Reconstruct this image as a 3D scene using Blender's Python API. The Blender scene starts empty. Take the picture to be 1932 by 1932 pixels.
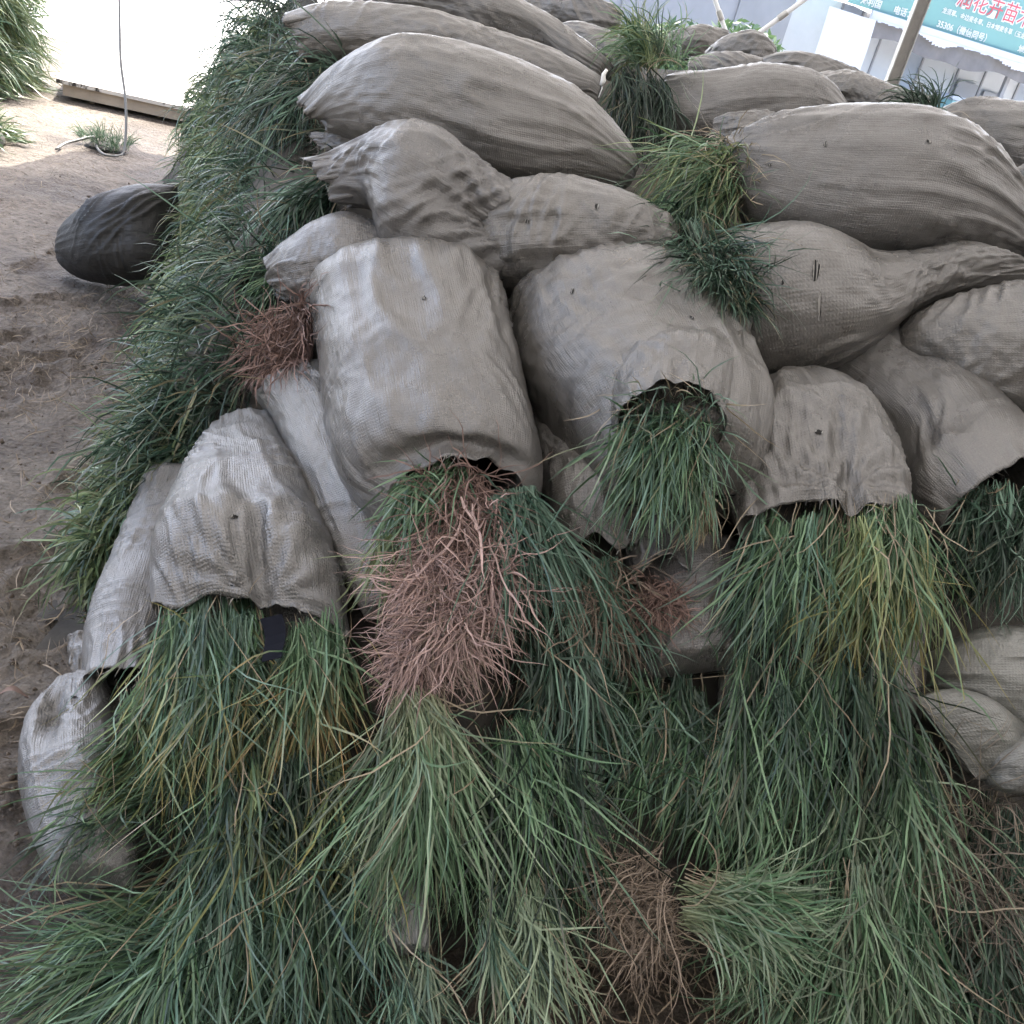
import bpy, math, random, time
import numpy as np
from mathutils import Matrix, Vector

T0 = time.time()
rng = np.random.default_rng(7)
SC = bpy.context.scene
COL = SC.collection

# ------------------------------------------------------------------ camera
CAM_H, PITCH, ROLL = 1.6, 26.0, 15.5
_p, _r = math.radians(PITCH), math.radians(ROLL)
CAM = np.array([0, 0, CAM_H])
FW = np.array([0, math.cos(_p), -math.sin(_p)])
R0 = np.array([1.0, 0, 0])
U0 = np.cross(R0, FW)
RT = math.cos(_r) * R0 + math.sin(_r) * U0
UP = -math.sin(_r) * R0 + math.cos(_r) * U0
cam_data = bpy.data.cameras.new('camera')
cam_data.sensor_width = 36
cam_data.lens = 36
cam_data.clip_start = 0.05
cam_data.clip_end = 500
cam = bpy.data.objects.new('camera', cam_data)
COL.objects.link(cam)
m = np.eye(4)
m[:3, 0], m[:3, 1], m[:3, 2], m[:3, 3] = RT, UP, -FW, CAM
cam.matrix_world = Matrix(m.tolist())
SC.camera = cam

# ------------------------------------------------------------------ sky, sun, exposure
SUN_EL, SUN_AZ = 58.0, -15.0        # azimuth from +Y (away from the camera) towards +X
world = bpy.data.worlds.new('World')
SC.world = world
world.use_nodes = True
wn = world.node_tree
for n in list(wn.nodes):
    wn.nodes.remove(n)
sky = wn.nodes.new('ShaderNodeTexSky')
sky.sky_type = 'NISHITA'
sky.sun_disc = False
sky.sun_elevation = math.radians(SUN_EL)
sky.sun_rotation = math.radians(SUN_AZ)
sky.air_density = 0.8
sky.dust_density = 4.0
sky.ozone_density = 0.6
bg = wn.nodes.new('ShaderNodeBackground')
bg.inputs['Strength'].default_value = 0.15
wo = wn.nodes.new('ShaderNodeOutputWorld')
wn.links.new(sky.outputs[0], bg.inputs[0])
wn.links.new(bg.outputs[0], wo.inputs[0])
sun_d = bpy.data.lights.new('sun', 'SUN')
sun_d.energy = 2.4
sun_d.angle = math.radians(0.6)
sun_d.color = (1.0, 0.95, 0.86)
sun = bpy.data.objects.new('sun', sun_d)
COL.objects.link(sun)
_e, _a = math.radians(SUN_EL), math.radians(SUN_AZ)
SUN_DIR = np.array([math.sin(_a) * math.cos(_e), math.cos(_a) * math.cos(_e), math.sin(_e)])
sun.rotation_euler = Vector((SUN_DIR).tolist()).to_track_quat('Z', 'Y').to_euler()
SC.view_settings.view_transform = 'Standard'
SC.view_settings.look = 'None'
SC.view_settings.exposure = 2.85
SC.view_settings.gamma = 1.0
SC.render.engine = 'CYCLES'
SC.cycles.use_denoising = True
SC.cycles.max_bounces = 8
SC.cycles.diffuse_bounces = 4
SC.cycles.glossy_bounces = 2
SC.cycles.transmission_bounces = 6
SC.cycles.transparent_max_bounces = 8
SC.cycles.sample_clamp_indirect = 6

# ------------------------------------------------------------------ helpers
def at(x, y, d):
    """photo position (1932 px wide frame) at depth d metres -> world point"""
    a = (x / 1932 * 1024 - 512) / 1024
    b = (512 - y / 1932 * 1024) / 1024
    return CAM + d * (FW + a * RT + b * UP)

def gd(x, y, z=0.0):
    a = (x / 1932 * 1024 - 512) / 1024
    b = (512 - y / 1932 * 1024) / 1024
    return (z - CAM_H) / (FW + a * RT + b * UP)[2]

def on_ground(x, y, z=0.0):
    return at(x, y, gd(x, y, z))

def on_plane_y(x, y, Y):
    a = (x / 1932 * 1024 - 512) / 1024
    b = (512 - y / 1932 * 1024) / 1024
    v = FW + a * RT + b * UP
    return CAM + v * (Y / v[1])

def norm(v):
    return v / np.maximum(np.linalg.norm(v, axis=-1, keepdims=True), 1e-9)

def tag(o, label=None, cat=None, group=None, kind=None):
    if label: o['label'] = label
    if cat: o['category'] = cat
    if group: o['group'] = group
    if kind: o['kind'] = kind
    return o

def mesh_obj(name, verts, faces, mat=None, parent=None, smooth=True, uv=None, col=None):
    verts = np.asarray(verts, dtype=np.float32)
    me = bpy.data.meshes.new(name)
    if isinstance(faces, np.ndarray):
        k = faces.shape[1]
        me.vertices.add(len(verts))
        me.vertices.foreach_set('co', verts.ravel())
        me.loops.add(faces.size)
        me.loops.foreach_set('vertex_index', faces.astype(np.int32).ravel())
        me.polygons.add(len(faces))
        me.polygons.foreach_set('loop_start', np.arange(0, faces.size, k, dtype=np.int32))
        me.update(calc_edges=True)
        flat = faces.ravel()
    else:
        me.from_pydata([tuple(map(float, v)) for v in verts], [], faces)
        me.update()
        flat = np.array([i for f in faces for i in f])
    me.polygons.foreach_set('use_smooth', np.full(len(me.polygons), smooth))
    if uv is not None:
        l = me.uv_layers.new(name='UVMap')
        l.data.foreach_set('uv', np.asarray(uv, np.float32)[flat].ravel())
    if col is not None:
        c = me.color_attributes.new('col', 'FLOAT_COLOR', 'POINT')
        c4 = np.ones((len(verts), 4), np.float32)
        c4[:, :3] = col
        c.data.foreach_set('color', c4.ravel())
    if mat: me.materials.append(mat)
    o = bpy.data.objects.new(name, me)
    COL.objects.link(o)
    if parent: o.parent = parent; o.matrix_parent_inverse = parent.matrix_world.inverted()
    return o

def empty(name, loc):
    o = bpy.data.objects.new(name, None)
    o.empty_display_size = 0.05
    COL.objects.link(o)
    o.location = [float(c) for c in loc]
    o.matrix_world = Matrix.Translation(o.location)
    return o

class MB:
    """collects boxes, beams and tubes into one mesh"""
    def __init__(s): s.v = []; s.f = []
    def box8(s, pts):
        b = len(s.v); s.v += [tuple(p) for p in pts]
        for q in ((0,1,2,3),(7,6,5,4),(0,4,5,1),(1,5,6,2),(2,6,7,3),(3,7,4,0)):
            s.f.append([b+i for i in q])
        return s
    def box(s, c, h, ax=None):
        c = np.asarray(c, float); ax = np.eye(3) if ax is None else ax
        pts = []
        for dz in (-1, 1):
            for dx, dy in ((-1,-1),(-1,1),(1,1),(1,-1)):
                pts.append(c + ax[0]*dx*h[0] + ax[1]*dy*h[1] + ax[2]*dz*h[2])
        return s.box8(pts)
    def beam(s, a, b, w, t, side=(1,0,0)):
        a = np.asarray(a, float); b = np.asarray(b, float)
        z = norm(b-a); x = norm(np.asarray(side, float) - z*np.dot(side, z)); y = np.cross(z, x)
        return s.box((a+b)/2, (w/2, t/2, np.linalg.norm(b-a)/2), np.array([x, y, z]))
    def tube(s, pts, r, n=8):
        pts = np.asarray(pts, float); k = len(pts)
        T = norm(np.gradient(pts, axis=0)); b = len(s.v)
        ref = np.array([0.31, 0.77, 0.55])
        for i in range(k):
            x = norm(np.cross(T[i], ref)); y = np.cross(T[i], x)
            rr = r[i] if hasattr(r, '__len__') else r
            for j in range(n):
                a = 2*math.pi*j/n
                s.v.append(tuple(pts[i] + rr*(math.cos(a)*x + math.sin(a)*y)))
        for i in range(k-1):
            for j in range(n):
                s.f.append([b+i*n+j, b+i*n+(j+1)%n, b+(i+1)*n+(j+1)%n, b+(i+1)*n+j])
        s.f.append([b+j for j in range(n)][::-1]); s.f.append([b+(k-1)*n+j for j in range(n)])
        return s
    def build(s, name, mat, parent=None, smooth=False):
        return mesh_obj(name, s.v, s.f, mat, parent, smooth)

def catmull(pts, n):
    """resample control rows (k, m) to n rows, uniform in chord length of the first columns"""
    pts = np.asarray(pts, float); k = len(pts)
    ext = np.vstack([2*pts[0]-pts[1], pts, 2*pts[-1]-pts[-2]])
    ts = []; out = []
    dense = []
    for i in range(k-1):
        p0, p1, p2, p3 = ext[i:i+4]
        for t in np.linspace(0, 1, 24, endpoint=False):
            dense.append(0.5*((2*p1)+(-p0+p2)*t+(2*p0-5*p1+4*p2-p3)*t*t+(-p0+3*p1-3*p2+p3)*t**3))
    dense.append(pts[-1]); dense = np.array(dense)
    c = (dense[:, 0:3] + dense[:, 3:6]) / 2 if dense.shape[1] >= 6 else dense[:, :3]
    s = np.concatenate([[0], np.cumsum(np.linalg.norm(np.diff(c, axis=0), axis=1))])
    q = np.linspace(0, s[-1], n)
    return np.stack([np.interp(q, s, dense[:, j]) for j in range(dense.shape[1])], 1), s[-1]

def vnoise(shape, cells, r):
    """smooth value noise on a grid, in -1..1"""
    g = r.uniform(-1, 1, (cells[0]+3, cells[1]+3))
    u = np.linspace(0, cells[0], shape[0]); v = np.linspace(0, cells[1], shape[1])
    iu = np.minimum(u.astype(int), cells[0]); iv = np.minimum(v.astype(int), cells[1])
    fu = u-iu; fv = v-iv
    fu = fu*fu*(3-2*fu); fv = fv*fv*(3-2*fv)
    a = g[np.ix_(iu, iv)]; b = g[np.ix_(iu+1, iv)]; c = g[np.ix_(iu, iv+1)]; d = g[np.ix_(iu+1, iv+1)]
    return (a*(1-fu)[:, None]+b*fu[:, None])*(1-fv)[None]+(c*(1-fu)[:, None]+d*fu[:, None])*fv[None]

# ------------------------------------------------------------------ materials
def mat_new(name):
    M = bpy.data.materials.new(name); M.use_nodes = True
    nt = M.node_tree
    return M, nt, nt.nodes['Principled BSDF'], nt.nodes['Material Output']

def N(nt, typ, **kw):
    n = nt.nodes.new(typ)
    for k, v in kw.items():
        if k.startswith('i_'):
            n.inputs[k[2:].replace('_', ' ')].default_value = v
        else:
            setattr(n, k, v)
    return n

def ramp(nt, stops, fac):
    r = nt.nodes.new('ShaderNodeValToRGB')
    el = r.color_ramp.elements
    while len(el) < len(stops): el.new(0.5)
    for e, (p, c) in zip(el, stops):
        e.position = p; e.color = (*c, 1) if len(c) == 3 else c
    nt.links.new(fac, r.inputs[0])
    return r

def simple(name, col, rough=0.6, metal=0.0, noise=0.0, scale=8, bump=0.0, spec=0.5):
    M, nt, b, o = mat_new(name)
    b.inputs['Base Color'].default_value = (*col, 1)
    b.inputs['Roughness'].default_value = rough
    b.inputs['Metallic'].default_value = metal
    b.inputs['Specular IOR Level'].default_value = spec
    if noise or bump:
        tc = N(nt, 'ShaderNodeTexCoord')
        nz = N(nt, 'ShaderNodeTexNoise', i_Scale=scale, i_Detail=6.0, i_Roughness=0.6)
        nt.links.new(tc.outputs['Object'], nz.inputs['Vector'])
        if noise:
            lo = tuple(c*(1-noise) for c in col); hi = tuple(min(1, c*(1+noise*0.6)) for c in col)
            r = ramp(nt, [(0.3, lo), (0.7, hi)], nz.outputs['Fac'])
            nt.links.new(r.outputs[0], b.inputs['Base Color'])
        if bump:
            bp = N(nt, 'ShaderNodeBump', i_Strength=bump, i_Distance=0.01)
            nt.links.new(nz.outputs['Fac'], bp.inputs['Height'])
            nt.links.new(bp.outputs[0], b.inputs['Normal'])
    return M

def sack_material(name, base, rough=0.4, weave=1.0, spec=0.75, coat=0.45):
    M, nt, b, o = mat_new(name)
    L = nt.links.new
    uv = N(nt, 'ShaderNodeUVMap', uv_map='UVMap')
    tc = N(nt, 'ShaderNodeTexCoord')
    oi = N(nt, 'ShaderNodeObjectInfo')
    # woven tapes: two sine waves along the sack's own directions (UV is in metres)
    w1 = N(nt, 'ShaderNodeTexWave', wave_type='BANDS', bands_direction='X', i_Scale=62.0, i_Distortion=1.2, i_Detail=2.0)
    w2 = N(nt, 'ShaderNodeTexWave', wave_type='BANDS', bands_direction='Y', i_Scale=62.0, i_Distortion=1.2, i_Detail=2.0)
    L(uv.outputs[0], w1.inputs[0]); L(uv.outputs[0], w2.inputs[0])
    mul = N(nt, 'ShaderNodeMath', operation='MULTIPLY'); L(w1.outputs['Fac'], mul.inputs[0]); L(w2.outputs['Fac'], mul.inputs[1])
    fine = N(nt, 'ShaderNodeTexNoise', i_Scale=260.0, i_Detail=3.0, i_Roughness=0.7); L(uv.outputs[0], fine.inputs['Vector'])
    # fine drawn creases along the length of the cloth
    mp = N(nt, 'ShaderNodeMapping'); mp.inputs['Scale'].default_value = (34, 7, 1); L(uv.outputs[0], mp.inputs[0])
    cre = N(nt, 'ShaderNodeTexNoise', i_Scale=1.0, i_Detail=7.0, i_Roughness=0.62, i_Distortion=0.5); L(mp.outputs[0], cre.inputs['Vector'])
    sb = N(nt, 'ShaderNodeMath', operation='SUBTRACT'); sb.inputs[1].default_value = 0.5; L(cre.outputs['Fac'], sb.inputs[0])
    ab = N(nt, 'ShaderNodeMath', operation='ABSOLUTE'); L(sb.outputs[0], ab.inputs[0])
    mkn = N(nt, 'ShaderNodeTexNoise', i_Scale=6.0, i_Detail=2.0); L(uv.outputs[0], mkn.inputs['Vector'])
    mkr = ramp(nt, [(0.42, (0.15, 0.15, 0.15)), (0.62, (1, 1, 1))], mkn.outputs['Fac'])
    hm = N(nt, 'ShaderNodeMath', operation='MULTIPLY'); L(ab.outputs[0], hm.inputs[0]); L(mkr.outputs[0], hm.inputs[1])
    b0 = N(nt, 'ShaderNodeBump', i_Strength=0.42, i_Distance=0.016); L(hm.outputs[0], b0.inputs['Height'])
    mp2 = N(nt, 'ShaderNodeMapping'); mp2.inputs['Scale'].default_value = (95, 9, 1); L(uv.outputs[0], mp2.inputs[0])
    cr2 = N(nt, 'ShaderNodeTexNoise', i_Scale=1.0, i_Detail=4.0, i_Roughness=0.6, i_Distortion=0.3); L(mp2.outputs[0], cr2.inputs['Vector'])
    b0b = N(nt, 'ShaderNodeBump', i_Strength=0.5, i_Distance=0.005); L(cr2.outputs['Fac'], b0b.inputs['Height']); L(b0.outputs[0], b0b.inputs['Normal'])
    b0 = b0b
    b1 = N(nt, 'ShaderNodeBump', i_Strength=0.30*weave, i_Distance=0.002); L(mul.outputs[0], b1.inputs['Height']); L(b0.outputs[0], b1.inputs['Normal'])
    b2 = N(nt, 'ShaderNodeBump', i_Strength=0.75*weave, i_Distance=0.002); L(fine.outputs['Fac'], b2.inputs['Height']); L(b1.outputs[0], b2.inputs['Normal'])
    L(b2.outputs[0], b.inputs['Normal'])
    # colour: warm grey, cloudy dust, a little per-sack difference
    cl = N(nt, 'ShaderNodeTexNoise', i_Scale=5.0, i_Detail=6.0, i_Roughness=0.65); L(tc.outputs['Object'], cl.inputs['Vector'])
    r = ramp(nt, [(0.28, tuple(c*0.78 for c in base)), (0.5, base), (0.75, tuple(c*1.16 for c in base))], cl.outputs['Fac'])
    st = N(nt, 'ShaderNodeTexNoise', i_Scale=13.0, i_Detail=8.0, i_Roughness=0.7); L(tc.outputs['Object'], st.inputs['Vector'])
    sr = ramp(nt, [(0.53, (0, 0, 0)), (0.75, (1, 1, 1))], st.outputs['Fac'])
    mx = N(nt, 'ShaderNodeMix', data_type='RGBA'); L(sr.outputs[0], mx.inputs[0])
    L(r.outputs[0], mx.inputs[6]); mx.inputs[7].default_value = (base[0]*0.62, base[1]*0.58, base[2]*0.52, 1)
    fr = ramp(nt, [(0.3, (0.76, 0.76, 0.76)), (0.7, (1.14, 1.14, 1.14))], fine.outputs['Fac'])
    m2 = N(nt, 'ShaderNodeMix', data_type='RGBA', blend_type='MULTIPLY'); m2.inputs[0].default_value = 1.0
    L(mx.outputs[2], m2.inputs[6]); L(fr.outputs[0], m2.inputs[7])
    pr = ramp(nt, [(0.0, (0.93, 0.93, 0.95)), (1.0, (1.08, 1.06, 1.02))], oi.outputs['Random'])
    m3 = N(nt, 'ShaderNodeMix', data_type='RGBA', blend_type='MULTIPLY'); m3.inputs[0].default_value = 1.0
    L(m2.outputs[2], m3.inputs[6]); L(pr.outputs[0], m3.inputs[7])
    L(m3.outputs[2], b.inputs['Base Color'])
    rr = N(nt, 'ShaderNodeMapRange'); rr.inputs[3].default_value = rough-0.1; rr.inputs[4].default_value = rough+0.14
    L(cl.outputs['Fac'], rr.inputs[0]); L(rr.outputs[0], b.inputs['Roughness'])
    b.inputs['Specular IOR Level'].default_value = spec
    b.inputs['Coat Weight'].default_value = coat
    b.inputs['Coat Roughness'].default_value = 0.22
    L(b2.outputs[0], b.inputs['Coat Normal'])
    return M

def leaf_material(name, rough=0.45, trans=0.22):
    M, nt, b, o = mat_new(name)
    L = nt.links.new
    at_ = N(nt, 'ShaderNodeAttribute', attribute_name='col')
    L(at_.outputs['Color'], b.inputs['Base Color'])
    b.inputs['Roughness'].default_value = rough
    b.inputs['Specular IOR Level'].default_value = 0.45
    tr = N(nt, 'ShaderNodeBsdfTranslucent'); L(at_.outputs['Color'], tr.inputs[0])
    mx = N(nt, 'ShaderNodeMixShader'); mx.inputs[0].default_value = trans
    L(b.outputs[0], mx.inputs[1]); L(tr.outputs[0], mx.inputs[2]); L(mx.outputs[0], o.inputs[0])
    return M

M_SACK = sack_material('woven_sack_grey', (0.108, 0.103, 0.096), 0.27)
M_SHINY = sack_material('woven_sack_shiny', (0.125, 0.122, 0.116), 0.27, 1.5, 1.0, 0.8)
M_SACKD = sack_material('woven_sack_dark', (0.020, 0.020, 0.019), 0.46, 1.0, 0.4, 0.0)
M_SACKG = sack_material('woven_sack_green_grey', (0.130, 0.134, 0.124), 0.30)
M_LEAF = leaf_material('grass_blade', 0.36, 0.2)
M_ROOT = leaf_material('root', 0.75, 0.0)
M_DARK = simple('hole_dark', (0.012, 0.011, 0.010), 0.9)
M_FRAY = simple('frayed_thread', (0.26, 0.25, 0.23), 0.6)

# ------------------------------------------------------------------ ground
def ground_material():
    M, nt, b, o = mat_new('earth')
    L = nt.links.new
    tc = N(nt, 'ShaderNodeTexCoord')
    n1 = N(nt, 'ShaderNodeTexNoise', i_Scale=1.3, i_Detail=8.0, i_Roughness=0.62); L(tc.outputs['Object'], n1.inputs['Vector'])
    n2 = N(nt, 'ShaderNodeTexNoise', i_Scale=30.0, i_Detail=8.0, i_Roughness=0.68); L(tc.outputs['Object'], n2.inputs['Vector'])
    vo = N(nt, 'ShaderNodeTexVoronoi', i_Scale=55.0); L(tc.outputs['Object'], vo.inputs['Vector'])
    r1 = ramp(nt, [(0.41, (0.070, 0.054, 0.041)), (0.50, (0.150, 0.128, 0.106)), (0.64, (0.235, 0.210, 0.180))], n1.outputs['Fac'])
    r2 = ramp(nt, [(0.34, (0.50, 0.48, 0.46)), (0.60, (1.12, 1.10, 1.07))], n2.outputs['Fac'])
    mx = N(nt, 'ShaderNodeMix', data_type='RGBA', blend_type='MULTIPLY'); mx.inputs[0].default_value = 0.9
    L(r1.outputs[0], mx.inputs[6]); L(r2.outputs[0], mx.inputs[7]); L(mx.outputs[2], b.inputs['Base Color'])
    b1 = N(nt, 'ShaderNodeBump', i_Strength=1.0, i_Distance=0.04); L(n2.outputs['Fac'], b1.inputs['Height'])
    b2 = N(nt, 'ShaderNodeBump', i_Strength=0.6, i_Distance=0.015); L(vo.outputs['Distance'], b2.inputs['Height']); L(b1.outputs[0], b2.inputs['Normal'])
    L(b2.outputs[0], b.inputs['Normal'])
    rr = ramp(nt, [(0.3, (0.5, 0.5, 0.5)), (0.6, (0.85, 0.85, 0.85))], n1.outputs['Fac']); L(rr.outputs[0], b.inputs['Roughness'])
    b.inputs['Specular IOR Level'].default_value = 0.35
    return M
M_EARTH = ground_material()

_fr = np.random.default_rng(44)
FOOTPRINTS = [(*on_ground(_fr.uniform(-20, 240), _fr.uniform(330, 1500))[:2], _fr.uniform(0.6, 2.2)) for _ in range(26)]
def ground_h(x, y):
    h = 0.016*np.sin(3.1*x+1.3*y)*np.sin(2.3*y-0.8*x)+0.008*np.sin(7.3*x-2.9*y+1)*np.sin(5.9*y+2.1*x)+0.007*np.sin(17*x+9*y)*np.sin(13*y-11*x)+0.005*np.sin(31*x-19*y)*np.sin(27*y+23*x)
    for fx, fy, fa in FOOTPRINTS:
        dx, dy = x-fx, y-fy; a = dx*math.cos(fa)+dy*math.sin(fa); b = -dx*math.sin(fa)+dy*math.cos(fa)
        q = (a/0.14)**2+(b/0.05)**2
        h = h-0.022*np.exp(-q**2)+0.012*np.exp(-((np.sqrt(q)-1.25)/0.25)**2)
    return h-0.02

# earth floor: fine near the pile, coarse out to the horizon
gx = np.concatenate([[-300, -60, -20, -9], np.arange(-5, 1.51, 0.03), [6, 9, 20, 60, 300]])
gy = np.concatenate([[-300, -60, -15, -5, -1], np.arange(0.6, 8.51, 0.03), [10, 12, 15, 22, 60, 300]])
X, Y = np.meshgrid(gx, gy, indexing='ij')
near = np.clip(np.minimum(3.2-np.abs(X+1.75), 3.9-np.abs(Y-4.55))*3, 0, 1)
Z = ground_h(X, Y)*near - 0.006*(1-near)
nx, ny = len(gx), len(gy)
I = np.arange(nx*ny).reshape(nx, ny)
gf = np.stack([I[:-1, :-1], I[1:, :-1], I[1:, 1:], I[:-1, 1:]], -1).reshape(-1, 4)
tag(mesh_obj('ground', np.stack([X, Y, Z], -1).reshape(-1, 3), gf, M_EARTH), kind='structure')

# ------------------------------------------------------------------ sacks
NA, NR = 54, 56          # rows along the sack, points around it (coarse pass)
SACKS = []
def sack(label, st, t=0.13, start='flat', end='flat', mat=None, ex=0.05, pinch=None, seed=None, part=None, dents=(), n=2.15, creases=(), ncr=None, fk=0.6):
    """st: (Lx, Ly, Rx, Ry, depth[, thickness scale]) rows along the sack in the photo's frame"""
    SACKS.append(dict(label=label, st=st, t=t, start=start, end=end, mat=mat or M_SACK, ex=ex, pinch=pinch,
                      seed=seed or len(SACKS)+1, dents=dents, n=n, part=part, creases=creases, ncr=ncr, fk=fk))

# --- upper left rows, open ends to the left
sack('grey woven sack at the very top left, its long body running behind the tied sack', [(655,-30,672,30,3.25),(780,-45,815,40,3.2),(900,-30,905,75,3.17),(1010,15,1025,105,3.15),(1100,75,1080,150,3.12),(1158,125,1130,165,3.1)], t=0.13)
sack('grey sack with frayed open mouth at top left and white string on its right tip', [(540,28,570,118,3.0,.6),(640,8,635,118,2.98),(800,22,800,130,2.94),(930,60,910,170,2.92),(1050,100,1030,195,2.9),(1138,148,1125,190,2.88)], t=0.12, start='open')
sack('long smooth grey sack, open mouth left, lying above the waisted sack', [(566,188,622,250,2.76,.65),(640,128,660,262,2.74),(760,80,750,310,2.72),(880,92,890,345,2.7),(1000,130,1010,362,2.68),(1110,190,1110,362,2.68),(1178,262,1168,360,2.68),(1206,312,1190,350,2.69,.6)], t=0.15, start='open', ex=0.035)
sack('small bit of grey sack showing just below the long smooth sack\'s mouth', [(594,258,602,292,2.85,.7),(650,248,655,305,2.83),(740,250,740,330,2.82),(830,270,830,340,2.82)], t=0.07, start='open')
sack('waisted grey sack with peaked top and long folds gathering into a point below', [(585,306,655,388,2.52,.6),(668,270,712,402,2.5),(752,241,728,450,2.48),(825,246,758,512,2.46),(900,300,840,530,2.45),(948,344,902,545,2.46),(966,372,926,556,2.5)], t=0.13, start='open', ex=0.07, pinch=(0.93, 0.5, 0.30), creases=((0.8,0.10,0.9,6,0.2,1.5,0.8),(0.25,0.05,0.9,5,0.12,1.3,0.3),(0.6,0.0,0.8,4,0.22,1.1,0.5)))
sack('short plump grey pillow sack with a pointed right corner above the open grass mouth', [(946,366,930,560,2.52),(1000,343,1000,560,2.48),(1070,334,1090,545,2.45),(1150,356,1170,532,2.44),(1212,392,1236,528,2.45),(1248,430,1256,508,2.48)], t=0.15, ex=0.05, creases=((0.35,0.05,1.3,5,0.16,1.3,0.2),(0.8,0.0,1.4,3,0.1,1.0,0.5),(0.95,0.05,0.2,4,0.1,1.1,0.8)))
sack('small grey sack at the left below the waisted one, mouth open to the grass', [(503,488,530,560,2.52,.6),(570,438,580,590,2.5),(645,404,665,600,2.48),(715,425,745,600,2.48),(780,470,790,580,2.5)], t=0.12, start='open')
# --- centre front
sack('big grey sack in the middle with pink roots spilling from its open mouth', [(562,572,925,548,2.46,.7),(588,600,950,575,2.38),(602,680,975,680,2.28),(615,780,1000,780,2.19),(634,875,1022,865,2.09,.88),(682,945,1018,925,2.03,.68),(735,975,985,930,1.975,.46)], t=0.16, end='open', ex=0.05, n=2.3, creases=((0.25,-0.22,0.25,5,0.24,1.4,0.6),(0.75,-0.12,-0.6,5,0.14,1.2,0.4),(0.9,0.2,0.1,5,0.12,1.0,0.3),(0.4,-0.12,0.5,4,0.2,1.0,0.4)))
S_TORN = 'grey sack right of the root sack, green grass pushed out of its torn mouth'
sack(S_TORN, [(946,588,1300,533,2.50,.7),(960,632,1376,608,2.40),(990,735,1424,705,2.28),(1060,830,1460,800,2.17),(1120,905,1452,872,2.09),(1170,955,1420,930,2.04,.9)], t=0.17, ex=0.06, n=2.3, creases=((0.12,0.02,0.0,6,0.16,1.4,0.4),(0.5,0.22,-0.5,4,0.2,1.2,0.6),(0.9,0.2,0.5,5,0.1,1.2,0.4),(0.45,-0.2,0.2,4,0.2,0.9,0.4)))
sack('flap', [(1150,590,1425,580,2.27,.15),(1150,680,1405,665,2.14,.6),(1152,755,1385,750,2.03,1.1),(1158,808,1366,820,1.95,1.05)], t=0.11, end='open', ex=0.06, n=2.3, part=S_TORN)
sack('narrow grey sack squeezed under the left side of the root sack', [(482,745,620,680,2.44,.7),(520,805,690,760,2.36),(565,920,730,900,2.22),(630,1060,770,1040,2.1),(692,1172,780,1150,2.02)], t=0.12, mat=M_SHINY)
sack('shiny grey sack at the left with a pinched mouth and two green bundles', [(412,835,515,778,2.42,.6),(368,890,548,845,2.33),(330,960,590,930,2.22),(302,1040,625,1020,2.13),(288,1105,648,1110,2.04,.8),(290,1160,655,1200,1.97,.38)], t=0.15, end='open', ex=0.05, pinch=(0.98, 0.60, 0.20), creases=((0.86,0.05,0.0,7,0.16,1.6,0.9),(0.8,-0.2,1.2,5,0.12,1.3,0.2),(0.35,-0.15,1.1,5,0.12,1.0,0.2)), mat=M_SHINY)
sack('long pale sack on the far left edge reaching down to a torn mouth', [(283,888,400,880,2.5,.7),(235,1010,370,1000,2.4),(186,1120,340,1120,2.28),(158,1220,310,1220,2.15),(165,1320,270,1275,2.04)], t=0.13, end='open', ex=0.05, creases=((0.7,0.0,1.45,6,0.12,1.4,0.1),(0.35,0.0,1.4,5,0.12,1.1,0.1)), mat=M_SHINY)
sack('shiny sack lying on the earth at the bottom left corner of the pile', [(118,1290,195,1268,2.08,.6),(62,1365,215,1360,2.01),(40,1450,230,1450,1.93),(50,1540,245,1540,1.85),(82,1630,255,1625,1.78),(132,1682,240,1672,1.74,.6)], t=0.12, ex=0.05, dents=((0.28, 0.40, 0.14, 0.14, 0.04),), ncr=1, creases=((0.2,-0.05,0.6,4,0.12,1.0,0.4),(0.55,0.0,1.2,4,0.14,0.9,0.3)), mat=M_SHINY)
sack('sliver of grey sack between earth and the long pale sack at far left', [(128,1205,210,1195,2.25,.7),(132,1240,215,1235,2.22),(145,1285,215,1285,2.2,.7)], t=0.06)
sack('grey wedge of sack between the two big mouths, its lower rim frayed', [(985,740,1085,790,2.36,.7),(1010,850,1160,890,2.24),(1030,950,1215,965,2.15),(1062,1045,1205,1062,2.1)], t=0.10, end='open')
sack('small pale grey sack mouth with pink roots, right of the root mass', [(1140,925,1300,950,2.2,.7),(1165,1005,1318,1020,2.13),(1192,1092,1302,1088,2.06,.8)], t=0.085, end='open')
sack('dark grey sack lying deep in shade under the pale root mouth', [(1190,1050,1400,1030,2.2),(1198,1150,1410,1130,2.12),(1212,1285,1390,1262,2.06)], t=0.1)
# --- right
sack('grey sack at right of centre with two drooping grass bundles from its mouth', [(1398,800,1560,742,2.36,.7),(1372,862,1652,800,2.24),(1366,930,1702,872,2.12,.8),(1392,992,1724,968,2.0,.36)], t=0.14, end='open', ex=0.06, pinch=(0.98, 0.62, 0.12), creases=((0.8,0.02,0.15,7,0.18,1.6,0.9),(0.75,-0.25,-0.9,4,0.14,1.3,0.3)))
sack('grey sack slanting to the right edge, dark hollow above it', [(1470,735,1690,640,2.56,.8),(1575,790,1790,700,2.46),(1680,885,1885,755,2.34),(1718,990,1965,835,2.22,.9),(1790,1025,1990,905,2.12,.5)], t=0.16, end='open')
sack('round grey sack on the right edge tapering to a tip at left', [(1703,622,1712,655,2.46,.5),(1742,586,1758,718,2.4),(1830,550,1840,766,2.36),(1940,530,1950,792,2.34),(2060,540,2060,780,2.36)], t=0.16)
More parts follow.
